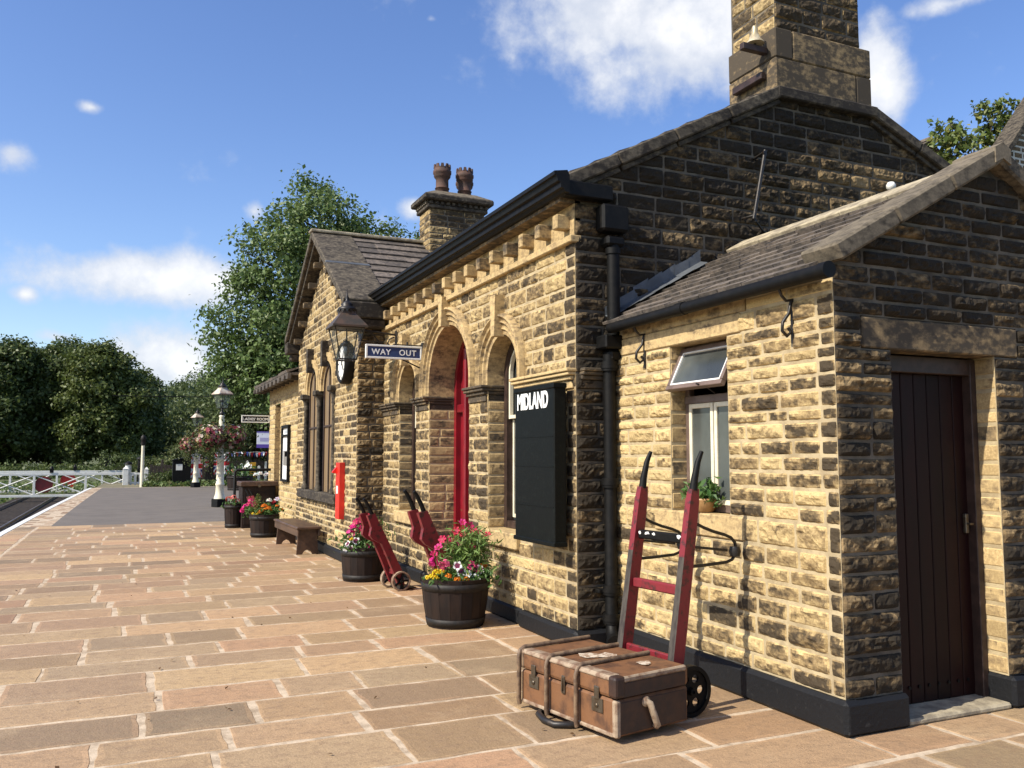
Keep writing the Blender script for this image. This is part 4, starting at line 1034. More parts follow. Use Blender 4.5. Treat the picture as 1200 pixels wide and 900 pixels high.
def plant(name, label, cat, loc, foliage, blooms, group=None, fmat='foliage', stems=True, per=True, rz=0):
    """foliage: list of (pos, n, size, spread, aspect); blooms: list of (pos, kind, r)"""
    o = thing(name, label, cat, loc, rz, group)
    f = MB()
    for P, n, s, sp, asp in foliage: leaf_blades(f, P, n, s, sp, .6, asp)
    for P, k, r in blooms:
        q = Vector(P); f.tube([(q.x * .5, q.y * .5, 0), (q.x * .85, q.y * .85, q.z * .6), (q.x, q.y, q.z - .004)], .0025, 4, cap=False)
    f.build('foliage', M[fmat], o)
    allb = MB()
    for P, k, r in blooms:
        m = MB() if per else allb
        if k == 'petunia': flower(m, P, facing(), r, WHITE, PURP, (.08, .01, .04), 5, .2, .62)
        elif k == 'purple': flower(m, P, facing(), r, MAG, (.16, .006, .06), (.05, .004, .02), 5, .2, .5)
        elif k == 'white': flower(m, P, facing(), r, WHITE, (.75, .7, .6), YEL, 5, .2)
        elif k == 'cosmos': flower(m, P, facing() + V(0, 0, rnd(-.2, .5)), r, random.choice([MAG, (.55, .02, .09), REDP, (.62, .03, .2)]), (.42, .01, .07), (.35, .05, .03), 6, .35, .5)
        elif k == 'marigold': pompom(m, P, r, ORG)
        elif k == 'yellow': pompom(m, P, r, YEL)
        elif k == 'whitepom': pompom(m, P, r, WHITE)
        elif k in ('geranium', 'magball', 'pinkball', 'salmon'):
            cc = {'geranium': REDP, 'magball': (.68, .015, .22), 'pinkball': (.72, .12, .24), 'salmon': SAL}[k]
            for _ in range(12):
                d = V(random.gauss(0, 1), random.gauss(0, 1), random.gauss(.2, .8)).normalized(); flower(m, Vector(P) + d * r * .75, d, r * .42, tuple(x * rnd(.85, 1.1) for x in cc), cc, cc, 5, .15)
        if per: m.build('bloom', M['petal'], o)
    if not per and allb.f: allb.build('blooms', M['petal'], o)
    return o
def tub(label, loc, rt=.31, rb=.25, h=.42, rz=0):
    o = thing('barrel_planter', label, 'planter', loc, rz, 'half barrel flower tubs')
    b = MB(); n = 18
    for i in range(n):
        a0, a1 = 2 * PI * (i + .012) / n, 2 * PI * (i + .988) / n; vs = []
        lv = [(rb, 0), (rb + (rt - rb) * .55, h * .45), (rt, h)]; k = rnd(-.003, .003)
        for r, z in lv: vs += [((r + k) * math.cos(a0), (r + k) * math.sin(a0), z), ((r + k) * math.cos(a1), (r + k) * math.sin(a1), z)]
        for r, z in ((rt - .03, h), (rt - .035, h - .08)): vs += [(r * math.cos(a0), r * math.sin(a0), z), (r * math.cos(a1), r * math.sin(a1), z)]
        b.add(vs, [(0, 1, 3, 2), (2, 3, 5, 4), (4, 5, 7, 6), (6, 7, 9, 8)], tone=(random.random(), .5, .5))
    b.lathe([(rb - .01, .004), (rb + .004, .2), (rt - .012, h - .01)], 24, cap=False)
    b.build('barrel_staves', M['barrel'], o)
    for z0, z1 in ((.02, .08), (h - .10, h - .035)):
        m = MB(); q = lambda z: rb + (rt - rb) * (.55 * z / (.45 * h) if z < .45 * h else .55 + .45 * (z - .45 * h) / (.55 * h)) + .002
        m.lathe([(q(z0), z0), (q(z0) + .004, z0), (q(z1) + .004, z1), (q(z1), z1)], 28, cap=False)
        for a in (-1.95, -1.9): m.lathe([(.008, 0), (.005, .008)], 8, Matrix.Translation(((q(z0) + .004) * math.cos(a), (q(z0) + .004) * math.sin(a), (z0 + z1) / 2)) @ Matrix.Rotation(a, 4, 'Z') @ Matrix.Rotation(R(90), 4, 'Y'))
        m.build('barrel_hoop', M['hoop'], o)
    m = MB(); m.lathe([(.001, h - .045), (rt * .6, h - .05), (rt - .03, h - .065)], 20, cap=False); m.build('soil', M['soil'], o)
    return o
# nearest tub
BX, BY = 2.74, 7.36
tub('dark brown half barrel tub nearest the camera, under the tall pink cosmos', (BX, BY, 0))
ZB = .37
GP = 'bedding plants in the nearest flower tub'
cosb = [(( .02 + rnd(-.04, .1), rnd(-.05, .1), 0), 'cosmos', .03)]
cosb = []
for px_, pz in ((-.02, .40), (.05, .46), (.10, .44), (.13, .40), (.17, .38), (.06, .36), (.13, .31), (.02, .30), (.24, .36), (-.07, .33), (-.12, .33), (-.16, .27), (-.17, .21), (.18, .33), (.10, .28)):
    cosb.append(((px_ * 1.1, -px_ * .4 + rnd(-.05, .05), pz * 1.13), 'cosmos', rnd(.034, .046)))
plant('cosmos_plant', 'tall feathery cosmos with small crimson pink flowers in the nearest tub', 'flowers', (BX + .04, BY + .06, ZB),
      [((.08, 0, .20), 1500, .075, (.10, .09, .10), .035), ((.12, -.03, .30), 900, .07, (.09, .08, .08), .035), ((.0, 0, .1), 160, .06, (.1, .1, .05), .2)], cosb, GP, 'fern')
pet = [((-.05, -.02, .10), 'petunia', .045), ((-.02, -.05, .05), 'petunia', .04), ((.075, -.06, .04), 'petunia', .045), ((.045, -.02, .14), 'purple', .042), ((.09, -.03, .12), 'purple', .045), ((.125, -.04, .115), 'petunia', .045), ((-.09, -.03, .155), 'petunia', .042), ((-.02, .0, .11), 'purple', .036), ((.0, -.06, .08), 'white', .035), ((.055, .0, .16), 'purple', .035)]
plant('petunia_plant', 'bushy petunia with white edged purple flowers in the nearest tub', 'flowers', (BX + .05, BY - .12, ZB + .01),
      [((.05, -.02, .05), 260, .05, (.09, .05, .04), .5), ((.14, .0, .04), 130, .05, (.06, .06, .04), .5)], pet, GP)
plant('pansy_plant', 'low clump of bright yellow blooms at the left rim of the nearest tub', 'flowers', (BX - .20, BY - .06, ZB + .02),
      [((0, 0, .02), 70, .045, (.05, .05, .02), .5)], [((-.05, -.02, .05), 'yellow', .038), ((-.015, -.035, .08), 'yellow', .04), ((.035, -.03, .085), 'yellow', .034), ((-.07, .02, .035), 'yellow', .035), ((-.03, -.05, .04), 'yellow', .034)], GP)
plant('marigold_plant', 'row of round orange marigolds along the front rim of the nearest tub', 'flowers', (BX - .04, BY - .21, ZB + .015),
      [((0, 0, .02), 110, .05, (.09, .03, .02), .5)], [((-.10, .02, .06), 'marigold', .034), ((-.03, -.02, .035), 'marigold', .034), ((.045, -.03, .035), 'marigold', .033)], GP)
plant('orange_pansy', 'small orange blooms at the right rim of the nearest tub', 'flowers', (BX + .22, BY - .05, ZB + .04),
      [((0, 0, .02), 60, .045, (.04, .04, .03), .5)], [((.03, -.02, .09), 'marigold', .03), ((.0, -.03, .10), 'marigold', .028), ((-.04, -.03, .07), 'marigold', .026)], GP)
plant('geranium_plant', 'magenta and pink geranium heads at the left of the nearest tub', 'flowers', (BX - .14, BY - .02, ZB + .02),
      [((0, 0, .05), 70, .05, (.06, .05, .03), .7)], [((-.08, -.0, .17), 'magball', .05), ((-.01, -.02, .14), 'pinkball', .042), ((.03, -.02, .16), 'pinkball', .04), ((-.02, -.04, .115), 'pinkball', .038), ((.05, -.01, .13), 'pinkball', .036)], GP)
# second tub by the wing corner
CX, CY = 2.68, 10.42
tub('half barrel tub behind the leaning red barrow at the wing corner', (CX, CY, 0), .27, .235, .40)
GP2 = 'plants in the tub at the wing corner'
plant('geranium_plant', 'sprawling magenta pink flowers in the tub at the wing corner', 'flowers', (CX, CY, .36), [((0, 0, .12), 300, .07, (.13, .1, .07), .4), ((.12, 0, .2), 220, .07, (.09, .07, .07), .1)],
      [((-.14, -.03, .26), 'magball', .06), ((-.17, -.05, .21), 'magball', .06), ((-.10, .0, .33), 'cosmos', .045), ((-.06, .0, .35), 'cosmos', .045), ((.02, 0, .36), 'cosmos', .04), ((.08, 0, .40), 'cosmos', .04), ((.13, -.02, .33), 'geranium', .045), ((.17, 0, .29), 'geranium', .05), ((-.03, -.04, .22), 'cosmos', .04), ((.18, -.03, .22), 'geranium', .04), ((-.08, -.02, .28), 'magball', .05), ((.02, -.1, .06), 'magball', .04)], GP2)
plant('petunia_plant', 'cream and white blooms trailing over the left rim of the corner tub', 'flowers', (CX - .16, CY - .12, .37), [((0, 0, .03), 100, .05, (.07, .06, .03), .5)],
      [((-.06, 0, .08), 'petunia', .045), ((.04, 0, .11), 'petunia', .05), ((-.02, -.02, .13), 'yellow', .03), ((-.08, 0, .02), 'white', .04), ((-.03, -.03, .03), 'petunia', .04), ((.02, -.03, .0), 'white', .04)], GP2)
# marigold tub near the bench
DX, DY = 2.40, 16.62
tub('half barrel tub of orange marigolds beyond the bench', (DX, DY, 0), .27, .235, .42)
GP3 = 'plants in the marigold tub beyond the bench'
plant('marigold_plant', 'mass of orange and yellow marigolds in the tub beyond the bench', 'flowers', (DX, DY, .38), [((.05, -.05, .08), 230, .07, (.13, .1, .05), .5)],
      [((-.22, -.1, .05), 'yellow', .035), ((-.15, -.12, .05), 'yellow', .035), ((-.06, -.1, .10), 'marigold', .055), ((-.10, -.08, .07), 'marigold', .05), ((-.02, -.04, .18), 'marigold', .06), ((.06, -.1, .14), 'marigold', .055), ((.08, -.08, .10), 'marigold', .05), ((.30, -.04, .10), 'marigold', .045), ((-.0, -.1, .13), 'marigold', .045), ((.22, 0, .18), 'marigold', .035)], GP3)
plant('white_flower_plant', 'round white flower heads at the back of the marigold tub', 'flowers', (DX + .1, DY + .08, .38), [((0, 0, .14), 120, .07, (.12, .08, .05), .5)], [((-.01, 0, .27), 'whitepom', .06), ((.14, 0, .28), 'whitepom', .065), ((.07, 0, .26), 'geranium', .05)], GP3)
plant('conifer_sprig', 'feathery lime green sprig rising at the left of the marigold tub', 'plant', (DX - .12, DY + .06, .38), [((0, 0, .16), 160, .06, (.035, .035, .08), .3), ((0, 0, .3), 80, .05, (.02, .02, .05), .3)], [], GP3, 'leaf_yellow')
plant('fuchsia_plant', 'magenta flowers spilling from the left of the marigold tub', 'flowers', (DX - .22, DY + .45, .38), [((0, 0, .08), 140, .06, (.08, .08, .06), .5)], [((-.06, 0, .16), 'magball', .06), ((-.12, 0, .08), 'magball', .06), ((.02, 0, .26), 'magball', .055), ((-.02, 0, .2), 'cosmos', .05), ((-.1, 0, .13), 'magball', .05), ((.06, 0, .18), 'magball', .05), ((.05, -.05, .02), 'geranium', .05)], GP3)
tub('slim dark tub of salmon flowers beside the black chest', (2.12, 19.0, 0), .2, .17, .5)
plant('salmon_geranium', 'salmon pink geranium in the tub beside the black chest', 'flowers', (2.10, 18.95, .46), [((0, 0, .04), 90, .07, (.09, .08, .04), .6)], [((-.1, 0, .14), 'salmon', .07), ((.0, 0, .16), 'salmon', .07), ((.08, 0, .1), 'salmon', .06)])
tub('far half barrel tub standing on the tarmac by the flag fence', (4.62, 39.5, 0), .55, .5, .62)
plant('far_tub_flowers', 'pale flowers growing in the far tub by the flag fence', 'flowers', (4.62, 39.5, .58), [((0, 0, .2), 260, .16, (.35, .3, .14), .4)], [((.3, 0, .5), 'white', .14), ((.42, 0, .42), 'white', .13), ((-.3, 0, .25), 'salmon', .09), ((.2, 0, .36), 'white', .12), ((-.1, 0, .3), 'salmon', .07)], per=False)
# pot on the window sill
o = thing('clay_pot', 'glazed brown clay pot on the extension window sill', 'pot', (XE + .055, 4.91, 1.109))
b = MB(); b.lathe([(.055, 0), (.075, .015), (.095, .06), (.10, .085), (.104, .10), (.096, .10), (.09, .08), (.0, .08)], 20); b.build('pot_body', M['brownpot'], o)
b = MB(); b.lathe([(.001, .088), (.092, .084)], 16, cap=False); b.build('pot_soil', M['soil'], o)
plant('sill_plant', 'leafy green plant in the clay pot on the window sill', 'plant', (XE + .055, 4.91, 1.19), [((-.02, .05, .05), 120, .05, (.035, .05, .035), .6), ((0, -.09, .04), 90, .05, (.03, .035, .04), .6), ((0, -.07, .12), 25, .045, (.01, .015, .03), .6)], [])

# ================================================================== bench, chest
o = thing('wooden_bench', 'low dark brown wooden bench against the wing wall', 'bench', (2.57, 14.3, 0), R(1))
b = MB(); b.box(-.19, .19, -1.0, 1.0, .385, .42, .008); b.build('seat', M['benchwood'], o)
b = MB(); b.box(-.175, -.145, -.98, .98, .28, .384, .006); b.box(.145, .175, -.98, .98, .28, .384, .006); b.build('seat_rail', M['benchwood'], o)
for y in (-.86, .86):
    b = MB()
    pts = [(-.165, 0), (-.08, 0), (-.05, .05), (0, .075), (.05, .05), (.08, 0), (.165, 0), (.15, .2), (.14, .384), (-.14, .384), (-.15, .2)]
    b.prism(pts, 1, y - .02, y + .02); b.build('leg', M['benchwood'], o)
o = thing('storage_chest', 'black wooden storage chest with a lid beyond the low block doorway', 'chest', (2.58, 19.0, 0))
b = MB(); b.box(-.34, .34, -.3, .3, .0, .86, .01); b.box(-.30, .30, -.312, -.301, .08, .74, .004); b.build('chest_body', M['barrel'], o)
b = MB(); b.box(-.38, .38, -.35, .33, .862, .96, .012); b.build('chest_lid', M['benchwood'], o)
b = MB(); b.lathe([(.03, 0), (.03, .01)], 10, Matrix.Translation((0, -.35, .87)) @ Matrix.Rotation(R(90), 4, 'X')); b.build('chest_hasp', M['steel'], o)
o = thing('iron_rack', 'low black iron rail standing behind the storage chest', 'rail', (2.62, 19.7, 0))
b = MB(); b.tube([(-.42, 0, 0), (-.42, 0, 1.15), (-.38, 0, 1.19), (.40, 0, 1.19), (.44, 0, 1.15), (.44, 0, 0)], .03, 8); b.tube([(-.42, 0, .9), (.44, 0, .9)], .02, 6); b.build('rack_frame', M['black'], o)
plant('white_bedding', 'white bedding flowers showing through the iron rail', 'flowers', (2.8, 20.2, .0), [((0, 0, .6), 60, .1, (.15, .1, .25), .5)], [((-.1, 0, 1.06), 'whitepom', .06), ((.0, 0, 1.08), 'whitepom', .07), ((.12, 0, 1.05), 'whitepom', .065), ((.2, 0, 1.08), 'whitepom', .06)], per=False)

# ================================================================== lamp posts with hanging baskets
def lamp_post(label, loc):
    o = thing('lamp_post', label, 'lamp post', loc, R(24), 'cream platform lamp posts')
    b = MB(); b.box(-.17, .17, -.17, .17, 0, .24, .012); b.build('post_base', M['black'], o)
    b = MB(); b.lathe([(.165, .24), (.15, .30), (.12, .40), (.115, .62), (.13, .64), (.13, .67), (.11, .70), (.10, 1.35), (.13, 1.37), (.13, 1.42), (.09, 1.45), (.075, 2.55), (.06, 2.62), (.085, 2.66), (.05, 2.70)], 16); b.build('post_shaft', M['cream'], o)
    b = MB(); b.lathe([(.05, 2.68), (.075, 2.72), (.075, 2.77), (.035, 2.80), (.03, 2.9)], 12)
    b.build('lantern_neck', M['iron'], o); b = MB()
    for sg in (-1, 1): b.tube([(0, 0, 2.42), (sg * .2, 0, 2.44), (sg * .42, 0, 2.40)], .014, 6); b.tube([(sg * .42, 0, 2.40), (sg * .42, 0, 2.22)], .006, 4)
    b.build('basket_arm', M['iron'], o)
    h = bpy.data.objects.new('lantern_head', None); COL.objects.link(h); h.parent = o; h.location = (0, 0, 2.90)
    lantern_parts(h, .92, 'lamproof')
    return o
M['lamproof'] = mat('lamp_roof_white_enamel', (.55, .48, .38), .4, (.35, .24, .17), 5)
lamp_post('cream lamp post on the tarmac nearest the low block', (2.575, 26.8, 0))
lamp_post('cream lamp post standing farther off near the black cabinet', (3.10, 43.8, 0))
def basket(label, loc, s=1.):
    o = thing('hanging_basket', label, 'hanging basket', loc, 0, 'flower baskets hung on the lamp posts')
    b = MB(); b.lathe([(.03 * s, -.25 * s), (.14 * s, -.2 * s), (.21 * s, -.08 * s), (.24 * s, .02 * s)], 14, cap=False); b.build('basket_bowl', M['soil'], o)
    f = MB()
    leaf_blades(f, (0, 0, -.02), int(620), .085 * s, (.2 * s, .2 * s, .14 * s), .2, .5); leaf_blades(f, (0, 0, -.36 * s), 330, .075 * s, (.15 * s, .15 * s, .16 * s), -.6, .4)
    f.build('trailing_foliage', M['leaf_bush'], o)
    p = MB()
    for _ in range(190):
        d = V(random.gauss(0, 1), random.gauss(0, 1), random.gauss(.1, .7)).normalized(); cc = random.choice([(.26, .035, .055), (.36, .07, .10), (.45, .22, .2), (.22, .025, .04), (.65, .55, .45), (.30, .05, .07), (.4, .32, .1)])
        flower(p, (d.x * .34 * s * rnd(.7, 1.1), d.y * .34 * s * rnd(.7, 1.1), d.z * .28 * s + rnd(-.12, .05)), d, .045 * s, cc, cc, cc, 5, .2)
    p.build('basket_blooms', M['petal'], o)
for px_, py_, s, names in ((2.575, 26.8, 1.0, ('left', 'right')), (3.10, 43.8, 1.0, ('left', 'right'))):
    for sg, nm in ((-1, names[0]), (1, names[1])):
        far = py_ > 30
        basket(('pink and white flower basket on the platform-edge side of the %s lamp post' if sg < 0 else 'pink and white flower basket on the building side of the %s lamp post') % ('farther' if far else 'nearer'), (px_ + sg * .36 * math.cos(R(24)), py_ + sg * .36 * math.sin(R(24)), 2.06), s * 1.28)

# ================================================================== ground, platform, track
def sheet(name, pts, z, m, kind='structure'):
    b = MB(); b.add([(x, y, z) for x, y in pts], [tuple(range(len(pts)))]); return struct(b.build(name, m), kind)
sheet('ground', [(-400, -300), (400, -300), (400, 700), (-400, 700)], -1.0, M['grassbase'])
EDGE = [(-2.22, -2), (-2.2, 8), (-2.15, 19.3), (-2.05, 24), (-1.93, 28.8), (-1.75, 35), (-1.52, 42.5), (-1.42, 45.0)]
def ex(y):
    for (x0, y0), (x1, y1) in zip(EDGE[:-1], EDGE[1:]):
        if y <= y1: return x0 + (x1 - x0) * (y - y0) / (y1 - y0)
    return EDGE[-1][0]
b = MB()   # platform body: side wall and bedding under the flags
for (x0, y0), (x1, y1) in zip(EDGE[:-1], EDGE[1:]):
    b.add([(x0, y0, -1), (x1, y1, -1), (x1, y1, -.0022), (x0, y0, -.0022), (9.5, y0, -.0022), (9.5, y1, -.0022)], [(0, 1, 2, 3), (3, 2, 5, 4)])
b.add([(EDGE[-1][0], 45, -1), (9.5, 45, -1), (9.5, 45, -.0022), (EDGE[-1][0], 45, -.0022)], [(0, 1, 2, 3)])
struct(b.build('platform', M['flagmortar']))
# flagstones
fl = MB()
y = -1.9
while y < 20.9:
    d = rnd(.36, .56); y2 = min(20.92, y + d)
    if 20.92 - y2 < .2: y2 = 20.92
    xr = 3.3 if y > 6 else (3.62 if y > 3.62 else 9.4)
    x = ex(y) + .52 - rnd(0, .0)
    row = [(ex(y) + .10, ex(y) + .50)]
    while x < xr:
        L = rnd(.50, 1.05); x2 = min(xr, x + L)
        if xr - x2 < .3: x2 = xr
        row.append((x, x2)); x = x2
    g = .015
    for k, (a, c) in enumerate(row):
        j = lambda: rnd(-.009, .009)
        z = rnd(-.0005, .0025)
        gg = g * rnd(.6, 1.7)
        P = [(a + gg + j(), y + g * rnd(.7, 1.4) + j()), (c - gg + j(), y + g * rnd(.7, 1.4) + j()), (c - gg + j(), y2 - g + j()), (a + gg + j(), y2 - g + j())]
        # wobbly edges: subdivide each side
        Q = []
        for i in range(4):
            p, q = V(*P[i], 0), V(*P[(i + 1) % 4], 0); n = max(2, int((q - p).length / .09))
            for s in range(n):
                w = p.lerp(q, s / n); 
                if s: w += V(rnd(-.007, .007), rnd(-.007, .007), 0)
                Q.append(w)
        c0 = sum(Q, V(0, 0, 0)) / len(Q); N = len(Q)
        tn = (random.random(), random.random(), random.random() ** 1.7)
        def ins(w, d): 
            k = (c0 - w); k.normalize(); return w + k * d
        r0 = [(w.x, w.y, -.004) for w in Q]; r1 = [tuple(ins(w, .006)[:2]) + (z * .5,) for w in Q]; r2 = [tuple(ins(w, rnd(.02, .045))[:2]) + (z,) for w in Q]
        fl.add(r0 + r1, [(i, (i + 1) % N, N + (i + 1) % N, N + i) for i in range(N)], tone=tn)
        fl.add(r1 + r2, [(i, (i + 1) % N, N + (i + 1) % N, N + i) for i in range(N)], tone=(min(1, tn[0] + .28), tn[1], tn[2] * .6))
        fl.add(r2, [tuple(range(N))], tone=tn)
    y = y2
struct(fl.build('platform_paving', M['flags']))
# tarmac with a strip of edging bricks, white edge line
b = MB(); P1 = []; P2 = []
ys = [20.93, 24, 28.8, 35, 42.5, 44.8]
for i in range(len(ys) - 1):
    y0, y1 = ys[i], ys[i + 1]; k = lambda q: .72 - (q - 20.93) / 24 * .22
    b.add([(ex(y0) + k(y0), y0, -.002), (ex(y1) + k(y1), y1, -.002), (9.5, y1, -.002), (9.5, y0, -.002)], [(0, 1, 2, 3)])
struct(b.build('tarmac', M['tarmac']))
b = MB(); y = 20.94
while y < 44.7:
    for a in (.12, .33, .53):
        w = .19
        if a + w > .72 - (y - 20.93) / 24 * .22: w = .72 - (y - 20.93) / 24 * .22 - a
        if w > .04: b.box(ex(y) + a, ex(y) + a + w, y + .008, y + .30, -.012, -.004 + rnd(0, .003), 0, tone=(random.random(), random.random() * .4, random.random()))
    y += .31
struct(b.build('edge_paving', M['flags']))
b = MB(); N = 60
for i in range(N):
    y0, y1 = -2 + 46.9 * i / N, -2 + 46.9 * (i + 1) / N
    a, c = ex(y0), ex(y1)
    b.add([(a - .04, y0, .006), (c - .04, y1, .006), (c + .09, y1, .006), (a + .09, y0, .006), (a - .04, y0, -.07), (c - .04, y1, -.07)], [(0, 1, 2, 3), (0, 4, 5, 1)])
struct(b.build('platform_edge_line', M['white']))
# track
b = MB()
b.add([(-7.5, -60, -.96), (-2.25, -60, -.96), (-1.7, 48, -.96), (-7.5, 48, -.96)], [(0, 1, 2, 3)]); struct(b.build('track_bed', M['ballast']))
b = MB(); y = 2
while y < 60: b.box(-5.6, -3.0, y, y + .25, -.955, -.90, .01); y += .75
sl_ = struct(b.build('sleepers', M['sleeper']))
b = MB()
for x in (-5.02, -3.58): b.box(x - .035, x + .035, -2, 60, -.90, -.78, .01); b.box(x - .07, x + .07, -2, 60, -.902, -.885)
struct(b.build('rails', M['rail']))
# verge beyond the platform end and the slope to the wood
b = MB(); b.add([(-1.3, 45.0, -.04), (22, 45.0, -.04), (22, 53, .15), (-1.0, 53, .0)], [(0, 1, 2, 3)]); b.add([(-1.3, 45, -1), (-1.3, 45, -.04), (-1., 53, 0), (-1., 53, -1)], [(0, 1, 2, 3)])
struct(b.build('verge', M['dirt']))
def hill(name, x0, x1, y0, y1, hf, nx, ny, m):
    b = MB(); vs = [(x0 + (x1 - x0) * i / nx, y0 + (y1 - y0) * j / ny, hf(x0 + (x1 - x0) * i / nx, y0 + (y1 - y0) * j / ny)) for j in range(ny + 1) for i in range(nx + 1)]
    b.add(vs, [(j * (nx + 1) + i, j * (nx + 1) + i + 1, (j + 1) * (nx + 1) + i + 1, (j + 1) * (nx + 1) + i) for j in range(ny) for i in range(nx)], smooth=True); return struct(b.build(name, m))
hill('wooded_hill', -60, 120, 56, 260, lambda x, y: -1.0 + min(1, (y - 56) / 12) * 1.4 * (1 if x > -2 else .6) + max(0, y - 95) * .13 * (1 / (1 + math.exp(-(x - 2) / 6))), 36, 36, M['grassbase'])

# ================================================================== foliage
def leaf_mesh(name, pts, size, m, parent, nrm_out=None, up=.35):
    """pts Nx3; one small folded leaf-spray face per point"""
    N = len(pts); d = np.random.normal(size=(N, 3)); 
    if nrm_out is not None: d = d * .75 + nrm_out * .8
    d[:, 2] += up; d /= np.linalg.norm(d, axis=1, keepdims=True)
    t = np.random.normal(size=(N, 3)); a = np.cross(d, t); a /= np.linalg.norm(a, axis=1, keepdims=True); bb = np.cross(d, a)
    s = size * np.random.uniform(.55, 1.35, (N, 1)); asp = np.random.uniform(.45, .8, (N, 1))
    v = np.stack([pts - a * s * .5, pts + bb * s * asp * .5 + d * s * .1, pts + a * s * .55, pts - bb * s * asp * .5 + d * s * .1], 1).reshape(-1, 3)
    me = bpy.data.meshes.new(name); me.vertices.add(4 * N); me.vertices.foreach_set('co', v.astype(np.float32).ravel())
    me.loops.add(4 * N); me.loops.foreach_set('vertex_index', np.arange(4 * N, dtype=np.int32))
    me.polygons.add(N); me.polygons.foreach_set('loop_start', np.arange(0, 4 * N, 4, dtype=np.int32))
    me.update(calc_edges=True); me.validate()
    at = me.attributes.new('tone', 'FLOAT_COLOR', 'FACE'); c = np.random.rand(N, 4).astype(np.float32); c[:, 3] = 1; at.data.foreach_set('color', c.ravel())
    me.materials.append(m)
    o = bpy.data.objects.new(name, me); COL.objects.link(o)
    if parent: o.parent = parent
    return o
def crown_points(blobs, nclump, per, sig):
    P, O = [], []
    for cx, cy, cz, rx, ry, rz in blobs:
        k = max(4, int(nclump * (rx * ry * rz) ** .55))
        d = np.random.normal(size=(k, 3)); d /= np.linalg.norm(d, axis=1, keepdims=True)
        r = np.random.uniform(.35, 1.0, (k, 1)) ** .5 * np.random.uniform(.75, 1.22, (k, 1))
        c = np.array([[cx, cy, cz]]) + d * r * np.array([[rx, ry, rz]])
        n = per
        q = np.repeat(c, n, 0) + np.random.normal(size=(k * n, 3)) * sig * np.array([[1, 1, .7]])
        P.append(q); O.append(np.repeat(d, n, 0))
    return np.concatenate(P), np.concatenate(O)
def tree(name, label, loc, blobs, m, nclump, per, sig, size, trunk_r=.25, group=None, cat='tree', trunk_h=None):
    o = thing(name, label, cat, loc, 0, group)
    P, O = crown_points(blobs, nclump, per, sig)
    b = MB(); top = max(bl[2] for bl in blobs)
    th = trunk_h or top * .75
    b.tube([(0, 0, -.3), (.05 * trunk_r, 0, th * .3), (trunk_r * .6, 0, th * .65), (0, trunk_r * .4, th)], [trunk_r * 1.25, trunk_r, trunk_r * .7, trunk_r * .3], 10)
    for cx, cy, cz, rx, ry, rz in blobs:
        z0 = min(th * .9, max(th * .3, cz - max(rx, ry) * .9))
        mid = V(cx * .5, cy * .5, (z0 + cz) / 2 + .1)
        b.tube([(0, 0, z0), mid, (cx, cy, cz), (cx * 1.15, cy * 1.15, cz + rz * .6)], [trunk_r * .45, trunk_r * .33, trunk_r * .18, trunk_r * .05], 6)
        for _ in range(3):
            dd = V(random.gauss(0, 1), random.gauss(0, 1), random.gauss(.3, .6)).normalized(); b.tube([(cx, cy, cz), (cx + dd.x * rx * .5, cy + dd.y * ry * .5, cz + dd.z * rz * .5), (cx + dd.x * rx * .95, cy + dd.y * ry * .95, cz + dd.z * rz * .95)], [trunk_r * .15, trunk_r * .09, trunk_r * .03], 5)
    b.build('trunk', M['bark'], o)
    leaf_mesh('crown', P, size, M[m], o, O)
    return o
# big ash tree behind the wing
tree('ash_tree', 'tall leafy ash tree rising behind the gabled wing', (8.2, 42, 0), [(-1.4, 0, 10.3, 2.6, 2.6, 3.0), (.2, 0, 12.6, 2.2, 2.4, 2.6), (-2.6, .5, 7.6, 2.4, 2.6, 2.4), (2.6, 0, 11.2, 2.0, 2.0, 2.2), (5.3, 0, 11.9, 1.5, 1.5, 1.2), (-.3, 0, 6.8, 3.0, 3, 2.6), (-3.0, 0, 5.4, 1.5, 2, 1.6), (2.6, .5, 8.0, 2.4, 2.4, 2.4), (-1.0, -.5, 4.4, 2.6, 2.2, 1.8), (6.3, 0, 10.8, 1.3, 1.3, 1.0), (3.8, 0, 9.4, 1.6, 1.4, 1.2)], 'leaf_ash', 19, 85, .34, .21, .35)
tree('shrubby_tree', 'pale grey-green small tree standing left of the ash beyond the lamp posts', (6.6, 50, 0), [(0, 0, 4.2, 2.2, 2, 2.2), (1.5, 0, 5.8, 2.0, 2, 2.0), (-1.2, 0, 2.6, 1.8, 1.6, 1.4), (1.8, 0, 3, 2.2, 2, 2)], 'leaf_mid', 26, 95, .34, .18, .18)
